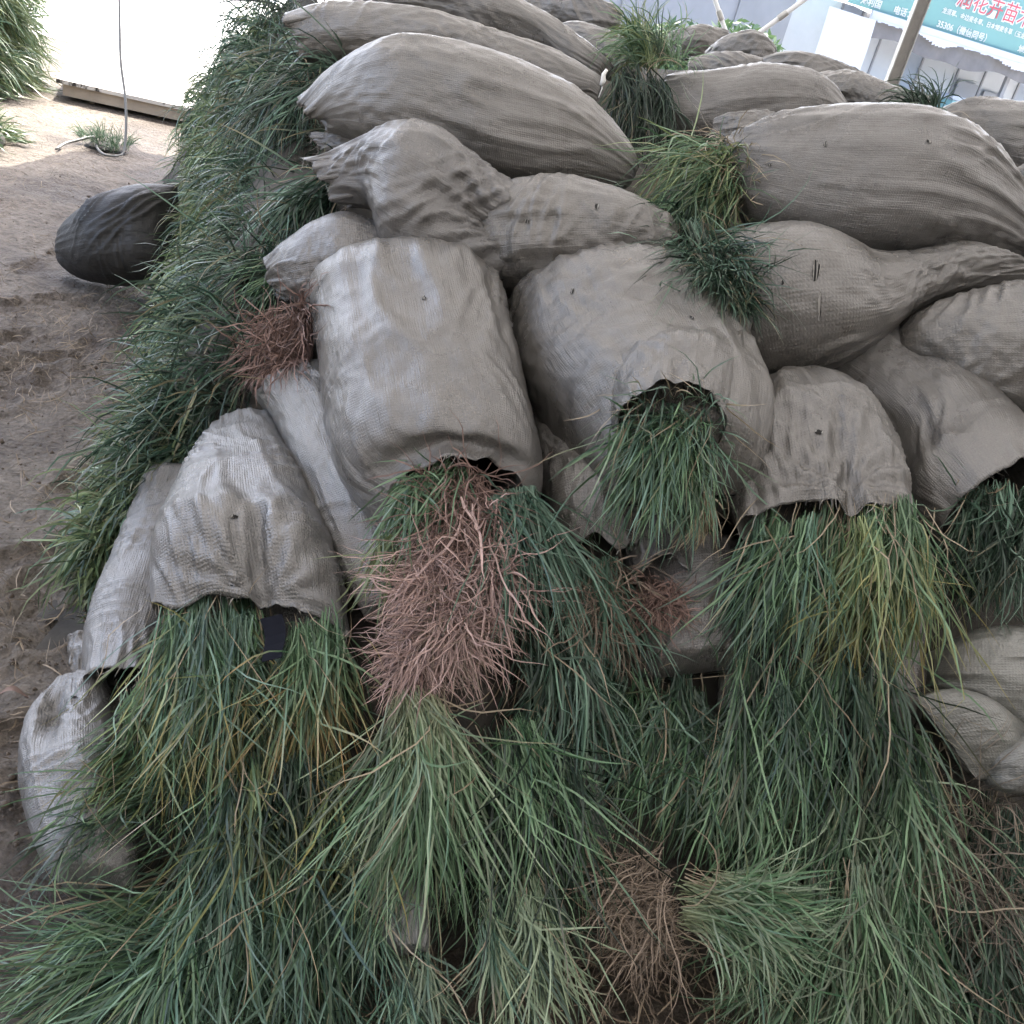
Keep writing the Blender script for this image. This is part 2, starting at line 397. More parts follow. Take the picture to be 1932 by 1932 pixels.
sack('grey sack with a long frayed tear, narrowing to an arm at right', [(1371,505,1386,600,2.54,.7),(1408,440,1425,722,2.46),(1520,424,1540,706,2.4),(1622,470,1645,652,2.41),(1712,474,1722,588,2.43),(1820,457,1812,548,2.46),(1930,488,1925,528,2.5),(1990,500,1990,520,2.52)], t=0.17, ex=0.06, creases=((0.6,0.0,1.2,6,0.14,1.4,0.3),(0.85,0.05,0.5,5,0.14,1.2,0.5),(0.15,0.1,0.6,4,0.12,1.0,0.3)))
sack('largest grey sack at upper right, grass sticking out of its left end', [(1422,252,1364,402,2.63,.75),(1500,222,1448,446,2.58),(1620,204,1568,486,2.55),(1740,217,1690,498,2.55),(1850,284,1800,492,2.57),(1935,388,1908,496,2.6),(1985,470,1972,502,2.65)], t=0.17, start='open', ex=0.045, creases=((0.06,0.1,0.3,5,0.18,1.4,0.5),(0.6,0.1,0.35,4,0.26,1.0,0.3),(0.92,0.05,0.1,5,0.14,1.3,0.8)))
# --- back rows, upper right
sack('dim grey sack behind the largest one, between the two grass clumps', [(1255,150,1245,285,3.25),(1340,140,1330,290,3.2),(1440,126,1430,275,3.16),(1540,148,1520,260,3.15),(1602,205,1588,250,3.16)], t=0.16)
sack('small grey hump of sack just behind the largest sack\'s open end', [(1350,228,1345,275,2.95),(1400,212,1395,285,2.92),(1460,215,1455,290,2.92)], t=0.08)
sack('low grey sack in the back row left of the crossed pipes', [(1262,62,1262,110,4.5),(1320,50,1320,115,4.45),(1375,60,1375,120,4.45)], t=0.1)
sack('crumpled grey sack in the back row under the crossed pipes', [(1330,98,1345,130,4.0),(1370,70,1385,135,3.95),(1420,62,1440,140,3.92),(1462,92,1460,140,3.92)], t=0.12, ex=0.09)
sack('flat grey sack in the back row under the crumpled one', [(1300,112,1300,165,3.8),(1370,100,1370,165,3.75),(1440,112,1440,165,3.72)], t=0.08)
sack('grey sack in the back row at the foot of the white tarpaulin', [(1425,112,1430,165,3.8),(1500,100,1500,175,3.72),(1580,120,1580,190,3.68),(1640,150,1640,200,3.66)], t=0.12)
sack('grey sack in the back row at the foot of the steel column', [(1545,140,1550,215,3.5),(1620,138,1620,225,3.45),(1690,165,1690,240,3.4),(1760,190,1755,250,3.38)], t=0.13)
sack('dark grey sack at the right edge behind the largest sack', [(1760,215,1750,290,3.15),(1840,190,1830,330,3.1),(1950,205,1940,370,3.05),(2060,230,2060,380,3.05)], t=0.17)
sack('small grey lump of sack peeping out at the right edge below the dark one', [(1895,335,1905,375,2.82),(1950,308,1960,390,2.8),(2030,310,2030,390,2.8)], t=0.08)
sack('dim grey sack at the top centre edge behind the tied sack', [(1000,-15,1000,50,4.0),(1060,-15,1060,60,3.95),(1130,0,1120,70,3.9),(1178,25,1165,75,3.9)], t=0.13)
sack('rumpled grey sack below the top edge, left of the tall grass clump', [(1030,55,1030,120,3.6),(1090,42,1090,130,3.55),(1150,60,1150,150,3.5),(1200,90,1200,160,3.5)], t=0.12, ex=0.09)
# --- alone on the earth
sack('dark grey sack lying alone on the earth left of the grass wall', [(140,446,124,504,4.70,.6),(168,402,160,528,4.62),(218,372,218,537,4.56),(270,352,275,537,4.54),(335,352,338,532,4.54,.8)], t=0.17, ex=0.03, ncr=2, fk=0.3, mat=M_SACKD, creases=((0.5,0.1,0.9,3,0.2,2.2,0.4),(0.75,0.05,0.6,4,0.2,2.4,0.5)))
# --- lower right
sack('smooth grey green sack at the right edge behind the drooping grass', [(1745,1235,1735,1315,2.16,.8),(1850,1186,1850,1370,2.1),(1970,1186,1970,1376,2.08)], t=0.13, mat=M_SACKG)
sack('small folded grey sack at the right edge, above the dark roots', [(1728,1316,1842,1470,1.96,.4),(1800,1300,1876,1476,2.0),(1888,1340,1908,1458,2.06),(1965,1370,1965,1450,2.15)], t=0.06, ncr=0, ex=0.02, fk=0.2, mat=M_SACKG)
sack('rounded grey sack on the right edge below the small folded one', [(1856,1445,1864,1480,2.0,.6),(1900,1396,1905,1495,1.97),(1985,1378,1985,1508,1.97)], t=0.1, ncr=0, ex=0.02, fk=0.2, mat=M_SACKG)
# --- the pile goes on past the right edge
for new_, lab_, dx, dy, dd in (
        ('long grey sack past the right edge, level with the largest sack', 'largest grey', 560, 190, 0.12),
        ('bulging grey sack with a narrow arm past the right edge', 'grey sack with a long', 610, 170, 0.10),
        ('slanting grey sack past the right edge, low in the pile', 'grey sack slanting', 420, 120, 0.08),
        ('short plump grey sack past the right edge, below the bulging one', 'short plump', 1240, 640, -0.12),
        ('small grey sack lying lowest past the right edge', 'small grey sack at the left below', 1560, 820, -0.2),
        ('broad grey sack past the right edge, facing forward', 'grey sack at right of centre', 620, 420, -0.02),
        ('tapered grey sack farthest past the right edge', 'long smooth', 1500, 560, 0.2)):
    q_ = next(v for v in SACKS if v['label'].startswith(lab_))
    sack(new_, [(a+dx, b+dy, c+dx, d+dy, e+dd, *rest) for (a, b, c, d, e, *rest) in q_['st']], t=q_['t'])
# --- pieces showing through the grass
sack('pale sack corner showing between grass bundles at bottom centre left', [(650,1530,765,1540,1.93,.7),(668,1620,805,1630,1.85),(700,1720,812,1720,1.79),(745,1805,805,1795,1.75,.6)], t=0.07, mat=M_SACKG, ex=0.07)
sack('grey sack mostly buried in grass below the roots at centre', [(960,1290,1130,1290,2.12,.7),(1000,1370,1140,1360,2.06),(1060,1480,1140,1470,2.02),(1060,1610,1145,1600,2.02)], t=0.07, mat=M_SACKG)
sack('grey sack mostly buried in grass right of centre, its pale knotted corner showing', [(1360,1255,1450,1230,2.16,.6),(1352,1340,1480,1320,2.12),(1350,1430,1490,1420,2.1),(1370,1500,1500,1490,2.1,.7)], t=0.08, mat=M_SACKG)
sack('grey sack buried behind the two green bundles at lower left', [(230,1300,660,1260,2.16,.7),(230,1400,660,1380,2.08),(240,1520,640,1500,2.02),(260,1640,600,1630,1.95,.7)], t=0.1)
sack('grey sack buried under the wide fall of grass at lower right', [(1390,1060,1740,1040,2.22,.7),(1440,1180,1740,1160,2.18),(1500,1330,1730,1310,2.16),(1530,1460,1700,1450,2.16,.7)], t=0.1)

def build_grids():
    S = len(SACKS)
    G = np.zeros((S, NA, NR, 3)); EU = np.zeros((S, NA, NR)); EV = np.zeros((S, NA, NR))
    for k, s in enumerate(SACKS):
        r = np.random.default_rng(100+s['seed'])
        rows = []
        for q in s['st']:
            Lp, Rp = at(q[0], q[1], q[4]), at(q[2], q[3], q[4])
            rows.append([*Lp, *Rp, q[5] if len(q) > 5 else 1.0])
        R, length = catmull(rows, NA)
        Lp, Rp, ts = R[:, :3], R[:, 3:6], R[:, 6]
        C = (Lp+Rp)/2; H = (Rp-Lp)/2
        Tn = norm(np.gradient(C, axis=0)); Nn = norm(np.cross(H, Tn))
        if np.sum(Nn*(CAM-C)) < 0: Nn = -Nn
        for _ in range(4):
            Nn[1:-1] = norm(Nn[:-2]+2*Nn[1:-1]+Nn[2:])
        u = np.linspace(0, 1, NA)*length
        prof = np.ones(NA)
        e = min(0.16, length*0.3)
        def roundoff(x): x = np.clip(x/e, 0, 1); return np.sqrt(np.clip(1-(1-x)**2, 0, 1))
        if s['start'] != 'open': prof *= 0.03+0.97*roundoff(u)
        if s['end'] != 'open': prof *= 0.03+0.97*roundoff(length-u)
        hw = np.linalg.norm(H, axis=1)
        th = np.minimum(s['t']*1.25*ts*prof, hw*0.95)
        th = th*(1+0.12*vnoise((NA, 1), (4, 1), r)[:, 0])
        a = np.linspace(0, 2*np.pi, NR, endpoint=False); a = a+0.35*np.sin(a)-np.pi*0.5     # starts on the hidden side, denser on the visible one
        ca, sa = np.cos(a), np.sin(a)
        px = np.sign(ca)*np.abs(ca)**(2/s['n']); py = np.sign(sa)*np.abs(sa)**(2/s['n'])
        P = C[:, None]+H[:, None]*px[None, :, None]+Nn[:, None]*(th[:, None]*py[None])[..., None]
        # soft lumps of the packed grass inside
        nz = vnoise((NA, NR+1), (5, 6), r)[:, :NR]*0.6+vnoise((NA, NR+1), (9, 10), r)[:, :NR]*0.4
        w = np.minimum(1, np.abs(np.minimum(np.arange(NR), NR-np.arange(NR)))/6.0)
        P += Nn[:, None]*(nz*0.009*np.minimum(1, prof)[:, None]*np.sign(py)[None]*w[None])[..., None]
        uu = np.linspace(0, 1, NA)[:, None]
        def ridged(c, s_): return (1-np.abs(vnoise((NA, NR+1), c, s_)[:, :NR]))**3-0.35
        mk = lambda: np.clip(vnoise((NA, NR+1), (3, 4), r)[:, :NR]*1.8+0.2, 0, 1)
        fold = ridged((3, 20), r)*mk()*0.020+ridged((8, 5), r)*mk()*0.008+ridged((5, 12), r)*mk()*0.012
        mouth = np.zeros(NA)
        if s['start'] == 'open': mouth += np.exp(-u/0.10)
        if s['end'] == 'open': mouth += np.exp(-(length-u)/0.10)
        seam = np.zeros(NA)
        if s['start'] != 'open': seam += np.exp(-u/0.08)
        if s['end'] != 'open': seam += np.exp(-(length-u)/0.08)
        fold = fold+ridged((3, 26), r)*(mouth*0.006+seam*0.009)[:, None]
        P += Nn[:, None]*(fold*s['fk']*np.sign(py)[None]*w[None]*min(1.0, hw.max()/0.2))[..., None]
        if s['pinch']:
            pu, pv, wv = s['pinch']          # along, across (-1..1 mapped 0..1), width
            x = (px[None]*0.5+0.5)
            f = np.exp(-((x-pv)/(wv*(0.35+np.abs(uu-pu)*1.6)))**2)*np.exp(-np.abs(uu-pu)/0.16)
            P -= Nn[:, None]*(f*np.maximum(py, 0)[None]*th[:, None]*0.6)[..., None]
            ang = np.arctan2((x-pv)*2*hw.mean(), (uu-pu)*length+1e-4)
            rad = np.hypot((x-pv)*2*hw.mean(), (uu-pu)*length)
            P += Nn[:, None]*(np.cos(ang*15+3*nz)*0.010*np.exp(-rad/0.16)*np.clip(rad/0.05, 0, 1)*(py > 0)[None])[..., None]
        for (du, dv, wu, wv, dep) in s['dents']:
            x = (px[None]*0.5+0.5)
            f = np.exp(-((uu-du)/wu)**2-((x-dv)/wv)**2)*(py > 0)[None]
            P -= Nn[:, None]*(f*dep)[..., None]
        G[k] = P
        m1 = np.clip(vnoise((NA, NR+1), (3, 4), r)[:, :NR]*1.8-0.25, 0, 1.2)
        m2 = np.clip(vnoise((NA, NR+1), (3, 4), r)[:, :NR]*1.8+0.0, 0, 1.2)
        endb = np.exp(-u/0.07)+np.exp(-(length-u)/0.07)
        EU[k] = s['ex']*m1*0.9
        EV[k] = s['ex']*(m2+0.7*endb[:, None])
    return G, EU, EV

def relax(G, EU, EV, iters, ka, kb, seedamp, kend=0.08):
    """cloth relaxation: slightly oversized cloth held near its stuffed shape buckles into folds"""
    A = G.astype(np.float32)
    P = A.copy()
    nrm = np.cross(np.roll(A, -1, 2)-np.roll(A, 1, 2), np.gradient(A, axis=1))
    nrm = norm(nrm).astype(np.float32)
    r = np.random.default_rng(5)
    P += nrm*r.normal(0, seedamp, A.shape[:3])[..., None].astype(np.float32)
    EU = EU.astype(np.float32); EV = EV.astype(np.float32)
    def ln(d): return np.sqrt((d*d).sum(-1))+1e-7
    ru = ln(A[:, 1:]-A[:, :-1])*(1+(EU[:, 1:]+EU[:, :-1])/2)
    rv = ln(np.roll(A, -1, 2)-A)*(1+(EV+np.roll(EV, -1, 2))/2)
    An = np.roll(A, -1, 2)
    rs1 = ln(An[:, 1:]-A[:, :-1])*(1+(EU+EV)[:, 1:]/2)
    rs2 = ln(A[:, 1:]-An[:, :-1])*(1+(EU+EV)[:, 1:]/2)
    A2 = np.roll(A, -2, 2)
    rbv = ln(A2-A)*(1+EV); rbu = ln(A[:, 2:]-A[:, :-2])*(1+EU[:, 1:-1])
    rows_ = np.arange(A.shape[1]); ends_ = np.minimum(rows_, A.shape[1]-1-rows_)/A.shape[1]
    kav = (ka+(kend-ka)*np.clip(1-ends_/0.12, 0, 1)**1.5).astype(np.float32)[None, :, None, None]     # hems and seams hold their shape
    for it in range(iters):
        D = np.zeros_like(P)
        d = P[:, 1:]-P[:, :-1]; l = ln(d); c = d*((l-ru)/l*0.25)[..., None]
        D[:, :-1] += c; D[:, 1:] -= c
        d = np.roll(P, -1, 2)-P; l = ln(d); c = d*((l-rv)/l*0.25)[..., None]
        D += c; D -= np.roll(c, 1, 2)
        Pn = np.roll(P, -1, 2)
        d = Pn[:, 1:]-P[:, :-1]; l = ln(d); c = d*((l-rs1)/l*0.08)[..., None]
        D[:, :-1] += c; D[:, 1:] -= np.roll(c, 1, 2)*0 ; 
        t = np.zeros_like(P); t[:, 1:] = c; D -= np.roll(t, 1, 2)
        d = P[:, 1:]-Pn[:, :-1]; l = ln(d); c = d*((l-rs2)/l*0.08)[..., None]
        D[:, 1:] -= c; t = np.zeros_like(P); t[:, :-1] = c; D += np.roll(t, 1, 2)
        d = np.roll(P, -2, 2)-P; l = ln(d); c = d*(np.minimum(l-rbv, 0)/l*kb)[..., None]
        D += c; D -= np.roll(c, 2, 2)
        d = P[:, 2:]-P[:, :-2]; l = ln(d); c = d*(np.minimum(l-rbu, 0)/l*kb)[..., None]
        D[:, :-2] += c; D[:, 2:] -= c
        P += D
        P += (A-P)*kav
    return P

def upsample(G, EU, EV):
    def up(a):
        # rows (open), cubic-ish midpoint; columns (periodic)
        b = np.empty((a.shape[0], a.shape[1]*2-1)+a.shape[2:], a.dtype)
        b[:, ::2] = a
        pad = np.concatenate([2*a[:, :1]-a[:, 1:2], a, 2*a[:, -1:]-a[:, -2:-1]], 1)
        b[:, 1::2] = (-pad[:, :-3]+9*pad[:, 1:-2]+9*pad[:, 2:-1]-pad[:, 3:])/16
        c = np.empty((b.shape[0], b.shape[1], b.shape[2]*2)+b.shape[3:], a.dtype)
        c[:, :, ::2] = b
        c[:, :, 1::2] = (-np.roll(b, 1, 2)+9*b+9*np.roll(b, -1, 2)-np.roll(b, -2, 2))/16
        return c
    return up(G), up(EU), up(EV)

G, EU, EV = build_grids()
P1 = relax(G, EU*0.5, EV*0.5, 110, 0.006, 0.16, 0.002)
P2, EU2, EV2 = upsample(P1, EU, EV)
r_ = np.random.default_rng(9)
m2_ = np.stack([np.clip(vnoise(EU2.shape[1:], (5, 6), r_)*2.0-0.5, 0, 1) for _ in range(len(SACKS))])
def crease_pass(P2):
    out = P2.copy()
    for k, s in enumerate(SACKS):
        V = P2[k]; na, nr = V.shape[:2]
        r = np.random.default_rng(900+s['seed'])
        nr_ = norm(np.cross(np.roll(V, -1, 1)-np.roll(V, 1, 1), np.gradient(V, axis=0)))
        if np.sum(nr_*(V-V.mean(1, keepdims=True))) < 0: nr_ = -nr_
        su = np.concatenate([[0], np.cumsum(np.linalg.norm(np.diff(V.mean(1), axis=0), axis=1))])
        per = np.linalg.norm(np.roll(V, -1, 1)-V, axis=2).mean(0); sv = np.cumsum(per)-per; tot = per.sum()
        vv = sv-sv[nr//2]                                   # 0 in the middle of the visible side
        uu = su[:, None]; L = su[-1]
        cl = list(s['creases'])
        nauto = s['ncr'] if s['ncr'] is not None else int(3+3*L)
        for _ in range(nauto):
            near_end = r.random() < 0.55
            cu = (r.choice([0.03, 0.97])+r.normal(0, 0.05) if near_end else r.uniform(0.1, 0.9))
            ang = r.normal(0, 0.35) if near_end else r.uniform(-1.6, 1.6)
            cl.append((cu, r.uniform(-0.30, 0.30), ang, int(r.integers(3, 7)), r.uniform(0.07, 0.2), r.uniform(0.5, 1.1), r.uniform(-0.5, 1.0)))
        disp = np.zeros((na, nr))
        for (cu, cv, ang, cnt, ln_, amp, conv) in cl:
            u0, v0 = cu*L, cv*tot
            ca, sa = math.cos(ang), math.sin(ang)
            a = (uu-u0)*ca+(vv[None]-v0)*sa; b = -(uu-u0)*sa+(vv[None]-v0)*ca
            sp = r.uniform(0.020, 0.034)
            for j in range(cnt):
                off = (j-(cnt-1)/2)*sp*r.uniform(0.85, 1.15)
                aa = a+r.normal(0, 0.02)
                x = b-off*(1-conv*aa/ln_*0.6)+0.006*np.sin(aa*r.uniform(20, 45)+r.uniform(0, 6))
                w_ = r.uniform(0.005, 0.009)
                prof = np.exp(-np.abs(x)/w_)-0.55*np.exp(-np.abs(x-1.7*w_)/(1.5*w_))
                disp += prof*np.exp(-(aa/(ln_*r.uniform(0.4, 0.75)))**2)*amp*0.0066
        endf = np.clip(np.minimum(uu, L-uu)/0.02+0.15, 0, 1)
        out[k] = V+nr_*(np.clip(disp, -0.012, 0.016)*endf)[..., None]
        # limp, uneven rims at the mouths
        for which, i0, sg in (('start', 0, 1), ('end', na-1, -1)):
            if s[which] != 'open': continue
            w1 = vnoise((nr+1, 1), (9, 1), r)[:nr, 0]; w2 = vnoise((nr+1, 1), (16, 1), r)[:nr, 0]
            ax = norm(V[i0].mean(0)-V[i0+sg*6].mean(0))
            for q in range(10):
                f = (1-q/10)**2
                out[k][i0+sg*q] += (ax*(w1[:, None]*0.020)+nr_[i0+sg*q]*(w2[:, None]*0.012))*f
    return out
P2 = relax(P2, m2_*0.02, np.roll(m2_, 7, 1)*0.025, 14, 0.03, 0.05, 0.0005)
P2 = crease_pass(P2)
print('sacks relaxed', round(time.time()-T0, 1))

def thread_strip(mb_v, mb_f, p, d, w, seg=3, g=-0.3, r=None):
    b = len(mb_v); s = norm(np.cross(d, [0.3, 0.5, 0.8]))
    for i in range(seg+1):
        mb_v += [p-s*w*(1-i/seg*0.6), p+s*w*(1-i/seg*0.6)]
        if i < seg:
            mb_f.append([b+2*i, b+2*i+1, b+2*i+3, b+2*i+2])
        p = p+d*0.011; d = norm(d+np.array([r.normal(0, .25), r.normal(0, .25), g*0.3+r.normal(0, .25)]))

SACK_V = []
BY_LABEL = {}
sack_objs = []
for k, s in enumerate(SACKS):
    V = P2[k]                                   # rows, cols, 3
    na, nr = V.shape[:2]
    rows = [V]
    # turned-in rim at an open mouth
    def inner(ring, prev):
        c = ring.mean(0); ax = norm(prev.mean(0)-c)
        return [c+(ring-c)*0.992+ax*0.002, c+(ring-c)*0.97+ax*0.05, c+(ring-c)*0.88+ax*0.16]
    pre = post = 0
    if s['start'] == 'open':
        add = inner(V[0], V[4]); rows = [np.stack(add[::-1])]+rows; pre = len(add)
    if s['end'] == 'open':
        add = inner(V[-1], V[-5]); rows = rows+[np.stack(add)]; post = len(add)
    A = np.concatenate(rows, 0); ka = len(A)
    A = np.concatenate([A, A[:, :1]], 1)        # closed seam with its own uv column
    nc = nr+1
    idx = np.arange(ka*nc).reshape(ka, nc)
    f = np.stack([idx[:-1, :-1], idx[1:, :-1], idx[1:, 1:], idx[:-1, 1:]], -1).reshape(-1, 4)
    du = np.linalg.norm(np.diff(A.mean(1), axis=0), axis=1); su = np.concatenate([[0], np.cumsum(du)])
    per = np.linalg.norm(np.diff(A[ka//2], axis=0), axis=1); sv = np.concatenate([[0], np.cumsum(per)])
    uv = np.stack([np.broadcast_to(sv[None], (ka, nc)), np.broadcast_to(su[:, None], (ka, nc))], -1).reshape(-1, 2)+k*1.37
    if s['part']:
        o = mesh_obj('mouth_flap', A.reshape(-1, 3), f, s['mat'], BY_LABEL[s['part']], uv=uv)
    else:
        o = mesh_obj('woven_sack', A.reshape(-1, 3), f, s['mat'], uv=uv)
        tag(o, s['label'], 'sack', 'woven sacks of the pile'); BY_LABEL[s['label']] = o
    sack_objs.append(o)
    SACK_V.append(V.reshape(-1, 3))
    # frayed threads along each open rim
    fv, ff = [], []
    rr = np.random.default_rng(300+k)
    for which in ('start', 'end'):
        if s[which] != 'open': continue
        ring = V[0] if which == 'start' else V[-1]
        prev = V[3] if which == 'start' else V[-4]
        for j in range(nr):
            for _ in range(2):
                t = rr.random(); p = ring[j]*(1-t)+ring[(j+1) % nr]*t
                d = norm(ring[j]-prev[j]+rr.normal(0, 0.012, 3))
                if rr.random() < 0.62*max(0, math.sin(j*0.37+k)+0.35*math.sin(j*1.9+k*2)):
                    thread_strip(fv, ff, p-d*0.004, d, 0.0012, int(rr.integers(1, 4)), r=rr)
    if ff and not s['part']:
        fo = mesh_obj('frayed_threads', fv, ff, M_FRAY, o); fo['kind'] = 'stuff'
#@@SACKS_END
# ------------------------------------------------------------------ inside of the pile: added core blocks light, its dark colour shades the gaps
cen = P2.mean(2)                                  # sack axes
CP = np.concatenate([cen[k][::8] for k in range(len(SACKS)) if 'alone' not in SACKS[k]['label']])
# foot of the pile in plan: left face, front, right side, back
FOOT = [on_ground(150, 1560)[:2], on_ground(330, 1700)[:2], on_ground(700, 1760)[:2], on_ground(1150, 1760)[:2], on_ground(1700, 1840)[:2],
        on_ground(2150, 1700)[:2], np.array([2.6, 2.4]), np.array([3.4, 4.2]), np.array([3.2, 6.4]), np.array([0.5, 7.6]), np.array([-2.2, 7.4]),
        on_ground(345, 330)[:2]+np.array([0, -0.2]), on_ground(310, 480)[:2], on_ground(300, 640)[:2], on_ground(255, 860)[:2], on_ground(200, 1060)[:2], on_ground(170, 1300)[:2]]
FOOT = np.array(FOOT)
def inside_dist(px, py):
    """signed distance to the foot polygon (inside positive)"""
    q = np.stack([px, py], -1); best = np.full(px.shape, 1e9); ins = np.zeros(px.shape, bool)
    for a, b in zip(FOOT, np.roll(FOOT, -1, 0)):
        e = b-a; t = np.clip(((q-a)@e)/(e@e), 0, 1)
        best = np.minimum(best, np.linalg.norm(q-a-t[..., None]*e, axis=-1))
        c = (a[1] > py) != (b[1] > py)
        xi = (b[0]-a[0])*(py-a[1])/(b[1]-a[1]+1e-12)+a[0]
        ins ^= c & (px < xi)
    return np.where(ins, best, -best)
def heap_z(px, py):
    d2 = (px[..., None]-CP[:, 0])**2+(py[..., None]-CP[:, 1])**2+0.004
    w = d2**-1.6
    z = (w*CP[:, 2]).sum(-1)/w.sum(-1)
    far = np.sqrt(d2.min(-1))
    z = z-0.10-np.clip(far-0.3, 0, 1)*0.10
    lim = np.clip(inside_dist(px, py), 0, None)
    return np.minimum(z, 2.6*lim**0.75)-0.03
hx = np.linspace(-2.8, 3.5, 110); hy = np.linspace(1.2, 7.8, 120)
HX, HY = np.meshgrid(hx, hy, indexing='ij')
HZ = heap_z(HX, HY)+0.02*np.sin(HX*9+HY*5)*np.sin(HY*8-HX*4)
keep = inside_dist(HX, HY) > -0.08
I = np.arange(HX.size).reshape(HX.shape)
q = np.stack([I[:-1, :-1], I[1:, :-1], I[1:, 1:], I[:-1, 1:]], -1).reshape(-1, 4)
q = q[keep.ravel()[q].any(1)]
M_CORE = simple('dark_core_and_matted_roots', (0.055, 0.05, 0.042), 0.9, noise=0.5, scale=14, bump=0.8)
heap = mesh_obj('dark_pile_core', np.stack([HX, HY, HZ], -1).reshape(-1, 3), q, M_CORE)
tag(heap, 'dark lumpy core added inside the pile to block light in its gaps', 'pile core', kind='stuff')

# ------------------------------------------------------------------ height field of the pile face, for grass to lie on
N0 = norm(np.array([-0.12, -0.72, 0.68])); E1 = norm(np.cross([0, 0, 1.0], -N0)); E1 = norm(np.cross(N0, [0, 0, 1.0]))*-1; E2 = np.cross(N0, E1)
HO = np.array([-3.2, -1.5]); HC = 0.01; HS = (700, 700)
HF = np.full(HS, -9.0, np.float32)
def hf_idx(p):
    a = ((p@E1-HO[0])/HC).astype(int); b = ((p@E2-HO[1])/HC).astype(int)
    return np.clip(a, 0, HS[0]-1), np.clip(b, 0, HS[1]-1)
def hf_add(p):
    a, b = hf_idx(p); np.maximum.at(HF, (a, b), (p@N0).astype(np.float32))
hf_add(np.concatenate(SACK_V)); 
hzd = np.stack([HX, HY, HZ], -1)
for fx in np.linspace(0, 1, 6, endpoint=False):
    for fy in np.linspace(0, 1, 6, endpoint=False):
        p = (hzd[:-1, :-1]*(1-fx)*(1-fy)+hzd[1:, :-1]*fx*(1-fy)+hzd[:-1, 1:]*(1-fx)*fy+hzd[1:, 1:]*fx*fy)
        hf_add(p.reshape(-1, 3))
for _ in range(2):
    mx = np.maximum.reduce([np.roll(HF, 1, 0), np.roll(HF, -1, 0), np.roll(HF, 1, 1), np.roll(HF, -1, 1)])
    HF = np.where(HF < mx-0.02, np.maximum(HF, mx-0.004), HF)

# ------------------------------------------------------------------ grass and roots
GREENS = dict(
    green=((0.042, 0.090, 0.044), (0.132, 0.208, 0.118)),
    blue=((0.042, 0.088, 0.058), (0.125, 0.198, 0.145)),
    olive=((0.080, 0.112, 0.046), (0.180, 0.212, 0.100)),
    dark=((0.016, 0.034, 0.021), (0.050, 0.082, 0.056)),  # deep green grass, and shade coloured into under-layers and gaps
    dry=((0.20, 0.160, 0.105), (0.36, 0.300, 0.215)),
    pale=((0.110, 0.158, 0.096), (0.225, 0.275, 0.185)),
    wall=((0.070, 0.120, 0.052), (0.235, 0.300, 0.160)))
BLADES = 0
def blades(base, dirs, length, droop, width, col0, col1, seg=7, clamp=2, noise=0.10, tipcol=None, tipmix=0.0, basecol=None, basemix=0.0, r=None, mark=True, lift=0.004, faceup=0.6, cmul=None):
    """grow ribbons from base along dirs under gravity, lying on whatever they meet; returns verts, faces, colours"""
    global BLADES
    n = len(base); BLADES += n
    p = base.copy(); d = norm(dirs)
    step = (length/seg)[:, None]
    pts = [p.copy()]; ds = [d.copy()]
    curl = r.normal(0, noise, (n, 3))
    kink = np.where(r.random(n) < 0.22, r.integers(2, seg, n), -1); kd = r.normal(0, 0.7, (n, 3))
    for i in range(seg):
        d = d+kd*(kink == i)[:, None]
        d = norm(d+np.array([0, 0, -1.0])*(droop[:, None]*(0.35+0.65*i/seg))+curl*0.5+r.normal(0, noise*0.5, (n, 3)))
        q = p+d*step
        if clamp is not None and i >= clamp:
            a, b = hf_idx(q); h = q@N0
            need = np.clip(HF[a, b]+lift-h, 0, 0.05)
            q = q+N0*need[:, None]
        q[:, 2] = np.maximum(q[:, 2], 0.004+0.02*r.random(n))
        d = norm(q-p); p = q
        pts.append(p.copy()); ds.append(d.copy())
    Pp = np.stack(pts, 1); Dd = np.stack(ds, 1)          # n, seg+1, 3
    if mark:
        pm = Pp[:, 2:].reshape(-1, 3); sel = r.random(len(pm)) < 0.5
        a, b = hf_idx(pm[sel]); cur = HF[a, b]; h = (pm[sel]@N0).astype(np.float32)
        np.maximum.at(HF, (a, b), np.minimum(h, cur+0.004))
    ref = norm(N0*faceup+r.normal(0, 0.5, (n, 3)))
    side = norm(np.cross(Dd, ref[:, None]))
    s = np.linspace(0, 1, seg+1)
    prof = np.minimum(1, 0.55+2.2*s)*np.clip((1.03-s)*3.2, 0.06, 1)
    w = (width[:, None]*prof[None]*0.5)[..., None]
    V = np.stack([Pp-side*w, Pp+side*w], 2)               # n, seg+1, 2, 3
    t = r.random((n, 1)); c = np.array(col0)*(1-t)+np.array(col1)*t
    if cmul is not None: c = c*cmul[:, None]
    C = np.repeat(c[:, None], seg+1, 1)
    if basecol is not None:
        f = np.clip(1-s/0.3, 0, 1)[None, :, None]*basemix; C = C*(1-f)+np.array(basecol)*f
    if tipcol is not None:
        sel = (r.random((n, 1)) < tipmix)
        f = (np.clip((s-0.45)/0.5, 0, 1)[None]*sel*r.uniform(0.4, 1, (n, 1)))[..., None]
        C = C*(1-f)+np.array(tipcol)*f
    C = np.repeat(C[:, :, None], 2, 2)
    k = np.arange(n)[:, None]*((seg+1)*2)+np.arange(seg)[None]*2
    F = np.stack([k, k+1, k+3, k+2], -1).reshape(-1, 4)
    return V.reshape(-1, 3), F, C.reshape(-1, 3)

def merge(parts):
    vs, fs, cs = [], [], []; o = 0
    for v, f, c in parts:
        vs.append(v); fs.append(f+o); cs.append(c); o += len(v)
    return np.concatenate(vs), np.concatenate(fs), np.concatenate(cs)

